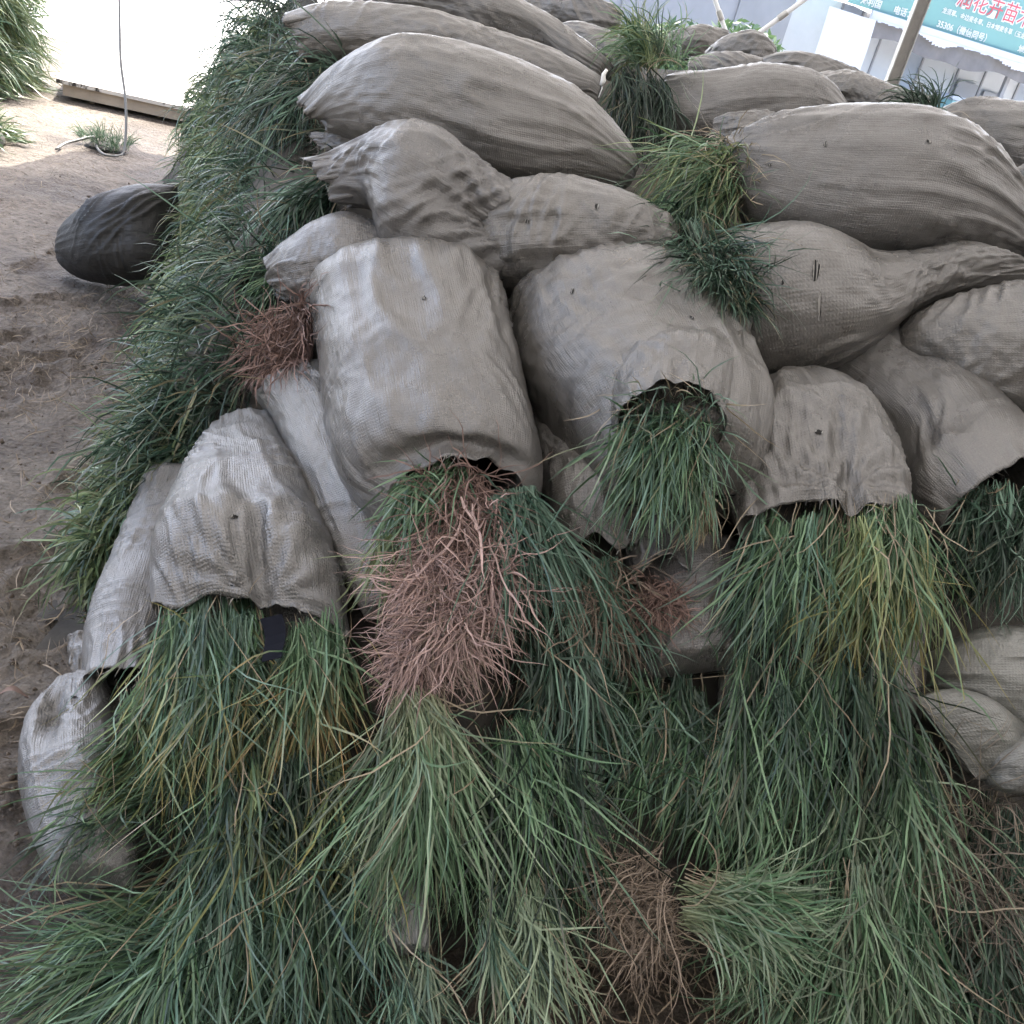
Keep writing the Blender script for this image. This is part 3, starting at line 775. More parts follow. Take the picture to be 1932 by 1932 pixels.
def disc(n, r, c, ax, rad, thick=0.3):
    """points in a flattened disc around c, across direction ax"""
    ax = norm(np.asarray(ax, float)); u = norm(E1-ax*(E1@ax)); v = np.cross(ax, u)
    a = r.uniform(0, 2*np.pi, n); q = np.sqrt(r.random(n))*rad
    return c+u*(q*np.cos(a))[:, None]+v*(q*np.sin(a)*thick)[:, None], u, v

def roots_mesh(c, ax, n, length, rad, r, cols, width=0.0022, droop=0.42, clamp=1, seg=11, thick=0.5, spread=0.13, wig=0.50):
    out = []
    b, u, v = disc(n, r, np.asarray(c, float), ax, rad, thick)
    b = b+norm(np.asarray(ax, float))*r.uniform(0, 0.5, n)[:, None]*length
    d = norm(np.asarray(ax, float))+u*r.normal(0, spread, (n, 1))+v*r.normal(0, spread, (n, 1))
    L = length*r.uniform(0.35, 1.0, n)
    w = width*r.uniform(0.5, 1.35, n)
    for ang in (0.0, 1.0):                              # crossed ribbons: round enough at this size
        rr = np.random.default_rng(int(1e6*abs(c[0]))+n)
        out.append(blades(b, d, L, np.full(n, droop), w, cols[0], cols[1], seg=seg, clamp=clamp, noise=wig, r=rr, mark=ang == 0, faceup=ang*2))
    return merge(out)

def to_dir(x0, y0, x1, y1, d0, d1):
    return at(x1, y1, d1)-at(x0, y0, d0)

PINK = ((0.17, 0.108, 0.096), (0.53, 0.390, 0.350))
BROWN = ((0.09, 0.068, 0.050), (0.29, 0.230, 0.175))
REDB = ((0.070, 0.044, 0.036), (0.25, 0.160, 0.132))
GREYB = ((0.09, 0.075, 0.058), (0.20, 0.17, 0.135))
def bundle(label, x, y, d, tx, ty, td, n=500, L=0.4, rad=0.06, spread=0.28, droop=0.18, width=0.0042, col='green', mix=None, tip=None, tipmix=0.3,
           crown=0.0, roots=0, rcol=PINK, rL=0.16, rrad=0.06, rdir=None, clamp=2, seed=0, thick=0.5, noise=0.19, dry=0.035, name='grass_bundle', group='grass bundles of the pile', rwid=0.0022, seg=8, stagger=0.30, dk=2.9):
    """a bundle of grass plants: crown at photo point (x, y, depth d), blades heading for (tx, ty, td)"""
    n = int(n*0.88); width = width*0.86; L = L*0.90; spread = spread*0.66; droop = droop*dk
    r = np.random.default_rng(1000+seed+int(x)*7+int(y)*13)
    c = at(x, y, d); ax = norm(at(tx, ty, td)-c)
    e = empty(name, c); tag(e, label, 'grass', group)
    parts = []
    cols = [(col, 1.0)] if mix is None else [(col, 0.6), (mix, 0.4)]
    for cn, fr in cols:
        k = int(n*fr)
        # plants: sub-tufts share a direction, blades fan out within each
        nt = max(3, k//22)
        tb, u, v = disc(nt, r, c, ax, rad, thick)
        td_ = ax+u*r.normal(0, spread, (nt, 1))+v*r.normal(0, spread*0.8, (nt, 1))
        tl = r.uniform(0.72, 1.1, nt); tm = r.uniform(0.5, 1.75, nt)
        ti = r.integers(0, nt, k)
        tb = tb+ax*(r.uniform(0, stagger, nt)*L)[:, None]
        b = tb[ti]+r.normal(0, 0.007, (k, 3))
        stray = (r.random((k, 1)) < 0.12)
        dd = norm(td_[ti])+r.normal(0, spread*0.42, (k, 3))+stray*(u*r.normal(0, 0.8, (k, 1))+v*r.normal(0, 0.4, (k, 1)))
        Ls = L*tl[ti]*r.uniform(0.45, 1.12, k)
        c0, c1 = GREENS[cn]
        parts.append(blades(b, dd, Ls, droop*r.uniform(0.5, 1.5, k), width*r.uniform(0.6, 1.2, k), c0, c1, clamp=clamp, noise=noise, r=r, seg=seg,
                            cmul=tm[ti], tipcol=tip if tip is not None else (0.26, 0.215, 0.13), tipmix=tipmix if tip is not None else 0.08, basecol=(0.22, 0.24, 0.14) if crown else None, basemix=crown))
    k = int(n*dry)
    if k:
        tb, u, v = disc(k, r, c, ax, rad*1.3, thick)
        parts.append(blades(tb, ax+r.normal(0, spread*1.3, (k, 3)), L*r.uniform(0.4, 1.0, k), droop*r.uniform(0.3, 1.6, k), width*r.uniform(0.4, 0.9, k), *GREENS['dry'], clamp=clamp, noise=noise*1.6, r=r))
    V, F, Cc = merge(parts)
    lo = mesh_obj('leaves', V, F, M_LEAF, e, smooth=True, col=Cc); lo['kind'] = 'stuff'
    if roots:
        rd = norm(at(*rdir)-c) if rdir is not None else -ax
        V, F, Cc = roots_mesh(c, rd, roots, rL, rrad, r, rcol, width=rwid)
        ro = mesh_obj('roots', V, F, M_ROOT, e, col=Cc); ro['kind'] = 'stuff'
    return e

def root_mass(label, segs, group='root masses of the pile', name='root_clump', leaves=None):
    """segs: list of (x, y, d, tx, ty, td, n, length, rad, cols, width)"""
    x, y, d = segs[0][:3]
    e = empty(name, at(x, y, d)); tag(e, label, 'roots', group)
    parts = []
    for i, (x, y, d, tx, ty, td, n, ln_, rad, cols, wid) in enumerate(segs):
        r = np.random.default_rng(5000+i*17+int(x))
        c = at(x, y, d)
        parts.append(roots_mesh(c, norm(at(tx, ty, td)-c), n, ln_, rad, r, cols, width=wid, clamp=1, thick=0.6))
    V, F, Cc = merge(parts)
    o = mesh_obj('roots', V, F, M_ROOT, e, col=Cc); o['kind'] = 'stuff'
    if leaves:
        pl = []
        for i, (x, y, d, tx, ty, td, n, ln_, rad, cn) in enumerate(leaves):
            r = np.random.default_rng(6000+i*17+int(x))
            c = at(x, y, d); ax = norm(at(tx, ty, td)-c)
            b, u, v = disc(n, r, c, ax, rad, 0.6)
            pl.append(blades(b, ax+r.normal(0, 0.3, (n, 3)), ln_*r.uniform(0.5, 1.1, n), np.full(n, 0.15), 0.004*r.uniform(0.6, 1.2, n), *GREENS[cn], clamp=2, r=r))
        V, F, Cc = merge(pl)
        o = mesh_obj('leaves', V, F, M_LEAF, e, col=Cc); o['kind'] = 'stuff'
    return e

YEL = (0.34, 0.27, 0.09); ORG = (0.42, 0.25, 0.10)
# ---- lowest layer first; what hangs from higher up is laid over it
bundle('dark green grass spreading over the earth at the bottom left corner', 370, 1720, 1.82, 110, 1900, 1.60, n=700, L=0.42, rad=0.09, spread=0.26, col='green', mix='blue', droop=0.10)
bundle('blue green grass fanning out at the bottom left of centre', 480, 1610, 1.84, 480, 1900, 1.66, n=800, L=0.42, rad=0.12, spread=0.24, col='blue', mix='green', droop=0.12)
bundle('long blue green blades reaching the bottom edge left of centre', 620, 1640, 1.84, 560, 1960, 1.68, n=420, L=0.40, rad=0.10, spread=0.3, col='blue', mix='dark', droop=0.14)
bundle('grass tied close below the pale sack corner, ending at the bottom edge', 770, 1790, 1.76, 800, 1960, 1.68, n=320, L=0.30, rad=0.035, spread=0.22, col='blue', mix='pale', droop=0.10)
bundle('green grass running to the bottom edge at the centre', 960, 1660, 1.82, 1040, 1930, 1.70, n=380, L=0.32, rad=0.06, spread=0.14, col='pale', mix='blue', droop=0.12, tip=(0.32, 0.24, 0.18), tipmix=0.2)
bundle('green grass fanning to the bottom edge at the right', 1630, 1640, 1.90, 1670, 1950, 1.74, n=900, L=0.42, rad=0.10, spread=0.24, col='green', mix='pale', droop=0.14)
bundle('pale green grass brushing the earth at the bottom right of centre', 1540, 1650, 1.92, 1530, 1900, 1.82, n=420, L=0.36, rad=0.10, spread=0.28, col='pale', mix='green', droop=0.14)
bundle('uprooted clump lying on its side, roots left and blades pointing right', 1285, 1690, 1.84, 1600, 1770, 1.80, n=620, L=0.29, rad=0.05, spread=0.22, col='green', mix='pale', droop=0.05, crown=0.9, roots=460, rcol=BROWN, rL=0.20, rrad=0.10, rdir=(1130, 1730, 1.86), rwid=0.002, dk=1.2)
root_mass('dark brown roots in shade at the lower right edge', [(1800, 1480, 2.05, 1790, 1760, 1.98, 700, 0.34, 0.09, GREYB, 0.0022), (1850, 1600, 2.05, 1880, 1900, 1.9, 500, 0.36, 0.12, GREYB, 0.002)])
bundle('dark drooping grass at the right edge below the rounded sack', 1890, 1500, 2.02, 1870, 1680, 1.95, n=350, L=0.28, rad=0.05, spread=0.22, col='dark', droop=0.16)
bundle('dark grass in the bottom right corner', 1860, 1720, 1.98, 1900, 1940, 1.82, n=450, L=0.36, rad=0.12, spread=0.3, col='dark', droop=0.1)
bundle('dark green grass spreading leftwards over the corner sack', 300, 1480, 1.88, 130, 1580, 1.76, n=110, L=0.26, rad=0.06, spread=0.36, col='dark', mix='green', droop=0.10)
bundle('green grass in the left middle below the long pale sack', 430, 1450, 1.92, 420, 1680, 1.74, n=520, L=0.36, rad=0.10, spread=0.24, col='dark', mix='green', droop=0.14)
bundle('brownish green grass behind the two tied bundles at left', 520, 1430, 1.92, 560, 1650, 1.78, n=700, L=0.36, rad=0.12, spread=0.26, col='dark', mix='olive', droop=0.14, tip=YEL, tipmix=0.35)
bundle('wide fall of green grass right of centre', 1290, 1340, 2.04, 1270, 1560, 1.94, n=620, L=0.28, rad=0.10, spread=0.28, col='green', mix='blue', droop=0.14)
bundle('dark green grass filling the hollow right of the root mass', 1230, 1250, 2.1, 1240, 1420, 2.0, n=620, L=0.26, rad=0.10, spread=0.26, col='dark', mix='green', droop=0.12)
bundle('tangled green grass low in the middle of the right half', 1430, 1450, 2.02, 1470, 1640, 1.92, n=600, L=0.24, rad=0.13, spread=0.34, col='green', mix='pale', droop=0.14)
bundle('long green grass falling down the right side', 1640, 1400, 2.02, 1690, 1700, 1.88, n=1000, L=0.44, rad=0.11, spread=0.20, col='green', mix='pale', droop=0.16)
bundle('green grass under the roots, falling right of the pale crown', 960, 1360, 1.96, 1060, 1640, 1.82, n=900, L=0.44, rad=0.11, spread=0.26, col='green', mix='dark', droop=0.14)
bundle('grass plant with pink root crown and pale striped base in the centre', 790, 1300, 1.88, 830, 1560, 1.76, n=900, L=0.46, rad=0.055, spread=0.24, col='green', mix='pale', droop=0.14, crown=1.0, roots=160, rcol=PINK, rL=0.14, rrad=0.04)
bundle('grey green grass hanging right of the root mass', 1020, 1180, 2.0, 1130, 1400, 1.92, n=500, L=0.36, rad=0.07, spread=0.24, col='blue', mix='dark', droop=0.16)
bundle('tangle of thin dark grass at right below the slanting sack', 1830, 1030, 2.14, 1810, 1150, 2.1, n=380, L=0.15, rad=0.12, spread=0.5, col='dark', droop=0.10, width=0.003)
bundle('grass fall in the middle right below the two drooping bundles', 1540, 1220, 2.02, 1560, 1500, 1.92, n=1200, L=0.44, rad=0.16, spread=0.26, col='green', mix='dark', droop=0.15)
root_mass('brown tangle of roots and blades below the frayed wedge of sack', [(1110, 1060, 2.06, 1140, 1280, 2.0, 420, 0.22, 0.07, BROWN, 0.002)], leaves=[(1110, 1060, 2.06, 1160, 1300, 2.0, 220, 0.28, 0.06, 'blue')])
root_mass('small pink root tuft hanging from the pale sack mouth', [(1245, 1090, 2.04, 1240, 1200, 2.0, 260, 0.12, 0.04, REDB, 0.0018)])
root_mass('reddish brown roots at left, above the narrow squeezed sack', [(560, 590, 2.44, 500, 720, 2.4, 520, 0.20, 0.07, REDB, 0.0026)])
bundle('green grass from the torn mouth of the long pale sack at left', 265, 1270, 1.98, 330, 1500, 1.84, n=420, L=0.34, rad=0.045, spread=0.18, col='green', mix='olive', droop=0.14)
bundle('thick green bundle from the left half of the pinched mouth', 395, 1120, 2.0, 400, 1480, 1.76, n=1100, L=0.46, rad=0.09, spread=0.11, col='green', mix='blue', droop=0.16, tip=YEL, tipmix=0.5)
bundle('green bundle with orange tips from the right half of the pinched mouth', 588, 1160, 1.98, 605, 1440, 1.83, n=640, L=0.36, rad=0.06, spread=0.09, col='green', droop=0.16, tip=ORG, tipmix=0.75)
root_mass('large tangle of pink roots spilling from the big middle sack', [
    (870, 890, 1.99, 880, 1080, 1.9, 700, 0.22, 0.050, REDB, 0.0020), (810, 1000, 1.95, 800, 1180, 1.88, 700, 0.20, 0.036, PINK, 0.0022),
    (920, 1000, 1.95, 930, 1200, 1.88, 600, 0.20, 0.032, PINK, 0.0023), (850, 1080, 1.92, 850, 1300, 1.86, 1000, 0.20, 0.046, PINK, 0.0022),
    (790, 1150, 1.92, 785, 1320, 1.87, 450, 0.17, 0.028, PINK, 0.0022), (850, 1100, 1.92, 850, 1300, 1.86, 400, 0.18, 0.05, BROWN, 0.0016), (890, 930, 1.94, 900, 1180, 1.85, 34, 0.32, 0.05, PINK, 0.0048)],
    leaves=[(850, 880, 1.98, 790, 1010, 1.93, 130, 0.20, 0.05, 'green'), (965, 930, 1.97, 1020, 1150, 1.9, 380, 0.32, 0.05, 'blue'), (800, 900, 1.97, 770, 1050, 1.92, 160, 0.2, 0.05, 'green'), (740, 1010, 1.96, 730, 1200, 1.9, 60, 0.2, 0.03, 'olive')])
bundle('green grass pushed out of the torn mouth right of the root sack', 1256, 742, 2.02, 1268, 960, 1.91, n=900, L=0.29, rad=0.085, spread=0.16, col='green', mix='blue', droop=0.14, dry=0.08)
bundle('dry straw coloured grass hanging below the torn mouth', 1320, 930, 2.02, 1330, 1020, 1.98, n=160, L=0.13, rad=0.04, spread=0.4, col='dry', mix='pale', droop=0.12, width=0.003)
bundle('drooping green bundle from the left of the right hand mouth', 1515, 950, 2.02, 1470, 1200, 1.88, n=760, L=0.34, rad=0.085, spread=0.13, col='green', mix='blue', droop=0.15, dry=0.06)
bundle('drooping bundle with yellow tips from the right of the right hand mouth', 1655, 950, 2.01, 1705, 1260, 1.86, n=860, L=0.38, rad=0.085, spread=0.12, col='green', mix='olive', droop=0.15, tip=YEL, tipmix=0.6, dry=0.06)
bundle('dark grass from the mouth of the slanting sack at the right edge', 1885, 915, 2.15, 1890, 1130, 2.04, n=620, L=0.26, rad=0.08, spread=0.26, col='dark', mix='blue', droop=0.15)
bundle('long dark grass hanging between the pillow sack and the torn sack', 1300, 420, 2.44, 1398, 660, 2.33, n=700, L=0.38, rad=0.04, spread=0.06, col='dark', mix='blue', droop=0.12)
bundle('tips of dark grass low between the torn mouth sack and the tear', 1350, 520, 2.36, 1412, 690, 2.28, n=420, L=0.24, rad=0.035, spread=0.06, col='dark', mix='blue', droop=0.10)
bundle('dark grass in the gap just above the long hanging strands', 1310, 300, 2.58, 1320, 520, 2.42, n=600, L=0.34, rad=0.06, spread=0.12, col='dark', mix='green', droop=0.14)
bundle('bushy cut grass sticking out of the largest sack\'s left end', 1395, 310, 2.60, 1230, 330, 2.48, n=800, L=0.30, rad=0.10, spread=0.34, col='green', mix='olive', droop=0.13, dry=0.16)
bundle('tall grass clump standing on the back sacks near the top', 1232, 140, 3.12, 1222, 40, 3.08, n=560, L=0.25, rad=0.09, spread=0.5, col='green', mix='olive', droop=0.30, clamp=None, thick=1.0, dk=1.0)
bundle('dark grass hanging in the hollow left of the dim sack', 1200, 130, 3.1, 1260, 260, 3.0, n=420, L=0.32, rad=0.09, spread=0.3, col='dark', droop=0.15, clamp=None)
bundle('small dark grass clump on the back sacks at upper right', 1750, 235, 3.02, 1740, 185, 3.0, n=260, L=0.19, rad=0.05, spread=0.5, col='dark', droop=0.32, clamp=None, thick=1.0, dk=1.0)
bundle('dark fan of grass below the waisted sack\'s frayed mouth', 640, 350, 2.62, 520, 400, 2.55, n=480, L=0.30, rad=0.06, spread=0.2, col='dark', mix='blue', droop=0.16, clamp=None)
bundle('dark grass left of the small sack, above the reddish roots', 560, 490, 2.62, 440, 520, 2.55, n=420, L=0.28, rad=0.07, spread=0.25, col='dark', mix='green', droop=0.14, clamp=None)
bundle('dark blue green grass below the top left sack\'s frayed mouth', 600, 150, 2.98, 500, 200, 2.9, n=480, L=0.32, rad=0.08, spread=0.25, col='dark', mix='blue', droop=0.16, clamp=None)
print('bundles', BLADES, round(time.time()-T0, 1))

# ---- grass wall: cut ends packed along the left face of the pile
WF = np.array([on_ground(*q) for q in ((250, 1180), (230, 1040), (290, 880), (330, 700), (345, 530), (350, 400), (365, 310))])
WT = np.array([at(*q) for q in ((300, 930, 2.5), (410, 820, 2.52), (500, 690, 2.56), (550, 500, 2.66), (640, 330, 2.82), (620, 130, 3.1), (560, -60, 3.9))])
def wall_point(s, h):
    i = np.clip(s*(len(WF)-1), 0, len(WF)-1.001); k = i.astype(int); f = (i-k)[:, None]
    a = WF[k]*(1-f)+WF[k+1]*f; b = WT[k]*(1-f)+WT[k+1]*f
    p = a*(1-h[:, None])+b*h[:, None]
    out = norm(np.cross(b-a, WF[np.minimum(k+1, len(WF)-1)]-WF[k]))
    out[out[:, 0] > 0] *= -1
    return p+out*(0.10*np.sin(np.pi*h))[:, None], out
ss, hh = np.meshgrid(np.linspace(0, 1, 60), np.linspace(0, 1, 24), indexing='ij')
wp, wo_ = wall_point(ss.ravel(), hh.ravel())
wp = wp-wo_*0.05
I = np.arange(wp.shape[0]).reshape(60, 24)
q = np.stack([I[:-1, :-1], I[1:, :-1], I[1:, 1:], I[:-1, 1:]], -1).reshape(-1, 4)
wall = empty('grass_wall', WF[2])
tag(wall, 'dense wall of green grass ends covering the left face of the pile', 'grass', kind='stuff')
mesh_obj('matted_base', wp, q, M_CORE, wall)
def wall_tufts(nt, per, srange, hrange, L, cols, droop, width, seed, lean=0.0, clump=0.42, outk=1.0, down=0.25):
    r = np.random.default_rng(seed)
    s = r.uniform(*srange, nt); h = r.uniform(*hrange, nt)
    p, o = wall_point(s, h)
    along = norm(WF[-1]-WF[0])
    td = o*outk+np.array([0, 0, -down])+r.normal(0, 0.65, (nt, 3))-along*lean
    parts = []; tm = r.uniform(0.4, 1.5, nt); tl = r.uniform(0.5, 1.3, nt)
    for cn, fr in cols:
        k = int(nt*per*fr); ti = r.integers(0, nt, k)
        parts.append(blades(p[ti]+r.normal(0, 0.012, (k, 3)), norm(td[ti])+r.normal(0, clump*0.5, (k, 3)), L*tl[ti]*r.uniform(0.5, 1.15, k), droop*r.uniform(0.4, 1.6, k), width*r.uniform(0.6, 1.2, k), *GREENS[cn], clamp=None, r=r, seg=6, mark=False, noise=0.24, faceup=0.2, cmul=tm[ti], tipcol=(0.26, 0.22, 0.13), tipmix=0.2))
    return merge(parts)
parts = [wall_tufts(900, 18, (0, 1), (0.0, 0.9), 0.13, [('wall', .55), ('green', .2), ('olive', .15), ('pale', .1)], 0.8, 0.0062, 21, lean=-0.1, clump=1.3, down=-0.45),
         wall_tufts(220, 22, (0, 1), (0.05, 0.95), 0.22, [('blue', .4), ('wall', .6)], 0.7, 0.0055, 23, lean=0.0, clump=0.6, down=-0.4),
         wall_tufts(200, 24, (0.1, 1), (0.75, 1.04), 0.28, [('dark', .5), ('blue', .5)], 0.6, 0.005, 22, lean=0.2, clump=0.5, down=-0.2)]
V, F, Cc = merge(parts)
o = mesh_obj('leaves', V, F, M_LEAF, wall, col=Cc); o['kind'] = 'stuff'

# ---- second heap of grass at the top left
def grass_heap(label, c, axes, nt, per, L, cols, seed, width, name='grass_heap', lean=(0, 0, 0), droop=0.3):
    r = np.random.default_rng(seed)
    e = empty(name, (c[0], c[1], 0)); tag(e, label, 'grass', 'heaps beside the path')
    u = r.normal(0, 1, (nt, 3)); u = norm(u); u[:, 2] = np.abs(u[:, 2])
    p = np.asarray(c)+u*np.asarray(axes)*r.uniform(0.86, 1.0, (nt, 1))
    td = norm(u/np.asarray(axes))+np.asarray(lean)+r.normal(0, 0.3, (nt, 3))
    parts = []
    for cn, fr in cols:
        k = int(nt*per*fr); ti = r.integers(0, nt, k)
        parts.append(blades(p[ti]+r.normal(0, 0.02, (k, 3)), norm(td[ti])+r.normal(0, 0.22, (k, 3)), L*r.uniform(0.5, 1.15, k), droop*r.uniform(0.5, 1.5, k), width*r.uniform(0.6, 1.2, k), *GREENS[cn], clamp=None, r=r, seg=6, mark=False, faceup=0.2))
    V, F, Cc = merge(parts)
    lo = mesh_obj('leaves', V, F, M_LEAF, e, col=Cc); lo['kind'] = 'stuff'
    nu, nv = 28, 12
    A, B = np.meshgrid(np.linspace(0, 2*np.pi, nu, endpoint=False), np.linspace(0, np.pi/2, nv), indexing='ij')
    ax = np.asarray(axes)*0.88
    vv = np.stack([c[0]+ax[0]*np.cos(A)*np.cos(B), c[1]+ax[1]*np.sin(A)*np.cos(B), c[2]+ax[2]*np.sin(B)], -1).reshape(-1, 3)
    I = np.arange(nu*nv).reshape(nu, nv); In = np.roll(I, -1, 0)
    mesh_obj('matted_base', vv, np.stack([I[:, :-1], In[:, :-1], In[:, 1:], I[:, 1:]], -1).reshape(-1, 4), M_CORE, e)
    return e
hp = on_ground(40, 235)
grass_heap('tall heap of drooping yellow green grass at the top left', (hp[0]-1.85, hp[1]+0.9, 0.0), (1.15, 1.2, 1.5), 420, 34, 0.42, [('olive', .45), ('pale', .25), ('green', .3)], 31, 0.010, droop=0.34)
hp = on_ground(0, 275)
grass_heap('low tuft of grass on the earth at the left edge', (hp[0]-0.18, hp[1], 0.0), (0.2, 0.25, 0.12), 30, 30, 0.2, [('olive', .6), ('green', .4)], 33, 0.006)
hp = on_ground(200, 275)
grass_heap('flat scrap of green grass under the hanging cord', (hp[0], hp[1], 0.0), (0.16, 0.16, 0.02), 16, 20, 0.16, [('green', .7), ('pale', .3)], 34, 0.004, name='grass_scrap')
print('grass', BLADES, round(time.time()-T0, 1))
#@@GRASS_END

# ------------------------------------------------------------------ shed: translucent film roof on steel posts
def film_material():
    M, nt, b, o = mat_new('white_film')
    tr = N(nt, 'ShaderNodeBsdfTranslucent'); tr.inputs[0].default_value = (0.31, 0.304, 0.292, 1)
    di = N(nt, 'ShaderNodeBsdfDiffuse'); di.inputs[0].default_value = (0.7, 0.7, 0.68, 1)
    mx = N(nt, 'ShaderNodeMixShader'); mx.inputs[0].default_value = 0.45
    nt.links.new(tr.outputs[0], mx.inputs[1]); nt.links.new(di.outputs[0], mx.inputs[2]); nt.links.new(mx.outputs[0], o.inputs[0])
    return M
M_FILM = film_material()
RZ = 3.3
def under_roof(g): return (g+SUN_DIR*(RZ/SUN_DIR[2]))[:2]     # the roof point whose shadow falls on ground point g
rA, rB = under_roof(on_ground(112, 166)), under_roof(on_ground(275, 280))
rX = -4.0
rM = rA+(rB-rA)*(rX-rA[0])/(rB[0]-rA[0]) if rA[0] < rX < rB[0] else np.array([min(rX, rB[0]-0.1), rB[1]+0.1])
roof_pts = [(rM[0], -6), tuple(rM), tuple(rB), (rB[0]+1.9, 10.2), (8.5, 10.2), (8.5, -6)]
print('roof', roof_pts)
mb = MB(); b0 = len(mb.v)
mb.v += [(x, y, RZ) for x, y in roof_pts]; mb.f.append(list(range(len(roof_pts))))
roof = mb.build('film_roof', M_FILM)
tag(roof, 'white translucent film roof stretched over the pile', 'roof')

M_LIGHTBLOCK = simple('light_block', (0.45, 0.44, 0.42), 0.8, noise=0.15, scale=2)  # unseen walls, added to cut flat light from the front and right
MB().box((0.0, -3.0, RZ/2), (8.4, 0.05, RZ/2-0.01)).build('light_block_front', M_LIGHTBLOCK)['kind'] = 'structure'
MB().box((5.6, 1.6, RZ/2), (0.05, 4.5, RZ/2-0.01)).build('light_block_right', M_LIGHTBLOCK)['kind'] = 'structure'
M_STEEL = simple('galvanised_steel', (0.42, 0.42, 0.41), 0.45, metal=0.6, noise=0.25, scale=20)
M_WHITEPIPE = simple('white_pipe', (0.68, 0.69, 0.70), 0.4)
M_RUST = simple('grey_painted_steel', (0.30, 0.29, 0.27), 0.55, noise=0.2, scale=15)
# steel column behind the pile: web with two flanges and a foot plate
cb = on_plane_y(1679, 165, 7.4); ct = on_plane_y(1741, 0, 7.4)
cx, cy = (cb[0]+ct[0])/2, 7.4
col_ = empty('steel_column', (cx, cy, 0)); tag(col_, 'grey steel column rising behind the back sacks at upper right', 'column')
MB().box((cx, cy, RZ/2), (0.032, 0.004, RZ/2)).build('web', M_RUST, col_)
MB().box((cx-0.036, cy, RZ/2), (0.004, 0.045, RZ/2)).build('flange', M_STEEL, col_)
MB().box((cx+0.036, cy, RZ/2), (0.004, 0.045, RZ/2)).build('flange', M_STEEL, col_)
MB().box((cx, cy, 0.006), (0.09, 0.09, 0.012)).build('foot_plate', M_STEEL, col_)
# two thin white brace pipes
def pipe(label, a, b, r):
    a = np.asarray(a); b = np.asarray(b); dv = b-a
    p0 = a-dv*((a[2]-0.0)/dv[2]); p1 = a+dv*((RZ-0.01-a[2])/dv[2])
    e = empty('brace_pipe', p0); tag(e, label, 'pipe')
    MB().tube([p0, (p0+p1)/2, p1], r, 10).build('tube', M_WHITEPIPE, e, True)
    MB().tube([a*0.45+b*0.55-norm(dv)*0.03, a*0.45+b*0.55+norm(dv)*0.03], r*1.35, 10).build('clamp', M_STEEL, e)
pipe('thin white pipe leaning left behind the back sacks, left of its pair', on_plane_y(1371, 65, 7.2), on_plane_y(1349, 0, 7.2), 0.014)
pipe('thin white pipe leaning right towards the white tarpaulin', on_plane_y(1428, 65, 7.0), on_plane_y(1517, 0, 7.0), 0.015)

# ------------------------------------------------------------------ yard, slab and cord at the left
M_CONC = simple('pale_concrete', (0.70, 0.69, 0.66), 0.85, noise=0.08, scale=3, bump=0.1)
g1, g2 = on_ground(85, 68), on_ground(150, 84)
e_ = norm(g2-g1); n_ = np.array([-e_[1], e_[0], 0])
q0, q1 = g1-e_*40, g2+e_*60
yv = [q0, q1, q1+n_*90, q0+n_*90]
yard = mesh_obj('yard', [(p[0], p[1], 0.0) for p in yv], [[0, 1, 2, 3]], M_CONC)
tag(yard, kind='structure')
def slab_material():
    M, nt, b, o = mat_new('white_board')
    tc = N(nt, 'ShaderNodeTexCoord'); mp = N(nt, 'ShaderNodeMapping'); mp.inputs['Scale'].default_value = (2.2, 7, 1)
    nt.links.new(tc.outputs['Object'], mp.inputs[0])
    nz = N(nt, 'ShaderNodeTexNoise', i_Scale=1.6, i_Detail=8.0, i_Roughness=0.7); nt.links.new(mp.outputs[0], nz.inputs['Vector'])
    r = ramp(nt, [(0.53, (0.50, 0.48, 0.44)), (0.58, (0.030, 0.026, 0.022))], nz.outputs['Fac'])
    nt.links.new(r.outputs[0], b.inputs['Base Color']); b.inputs['Roughness'].default_value = 0.8
    return M
M_SLAB = slab_material()
sz = 0.15
fl, fr = on_ground(118, 172), on_ground(300, 212)
sd = norm((fr-fl)*np.array([1, 1, 0])); bl = on_ground(150, 84, sz); tl_ = on_ground(106, 148, sz)
bd = norm((bl-tl_)*np.array([1, 1, 0]))
dep = np.linalg.norm(bl-tl_)
lo = [tl_, tl_+sd*2.8, tl_+sd*2.8+bd*dep, tl_+bd*dep]
slab = empty('concrete_slab', (tl_[0], tl_[1], 0)); tag(slab, 'thick white slab with scuffed sunlit top on the earth at top left', 'slab')
top = MB(); top.box8([np.array([p[0], p[1], sz-0.03]) for p in lo]+[np.array([p[0], p[1], sz]) for p in lo]); top.build('top', M_SLAB, slab)
c_ = sum(lo)/4; ins = [p+(c_-p)*0.035 for p in lo]
M_SIDE = simple('slab_side', (0.36, 0.31, 0.25), 0.9, noise=0.2, scale=6)
side = MB(); side.box8([np.array([p[0], p[1], 0.028]) for p in ins]+[np.array([p[0], p[1], sz-0.032]) for p in ins]); side.build('side', M_SIDE, slab)
for k_ in (0.08, 0.5, 0.92):
    f0 = ins[0]*(1-k_)+ins[1]*k_; f1 = ins[3]*(1-k_)+ins[2]*k_
    MB().beam((f0[0]*.95+f1[0]*.05, f0[1]*.95+f1[1]*.05, 0.008), (f1[0]*.95+f0[0]*.05, f1[1]*.95+f0[1]*.05, 0.008), 0.06, 0.036, (0, 0, 1)).build('bearer', M_SIDE, slab)
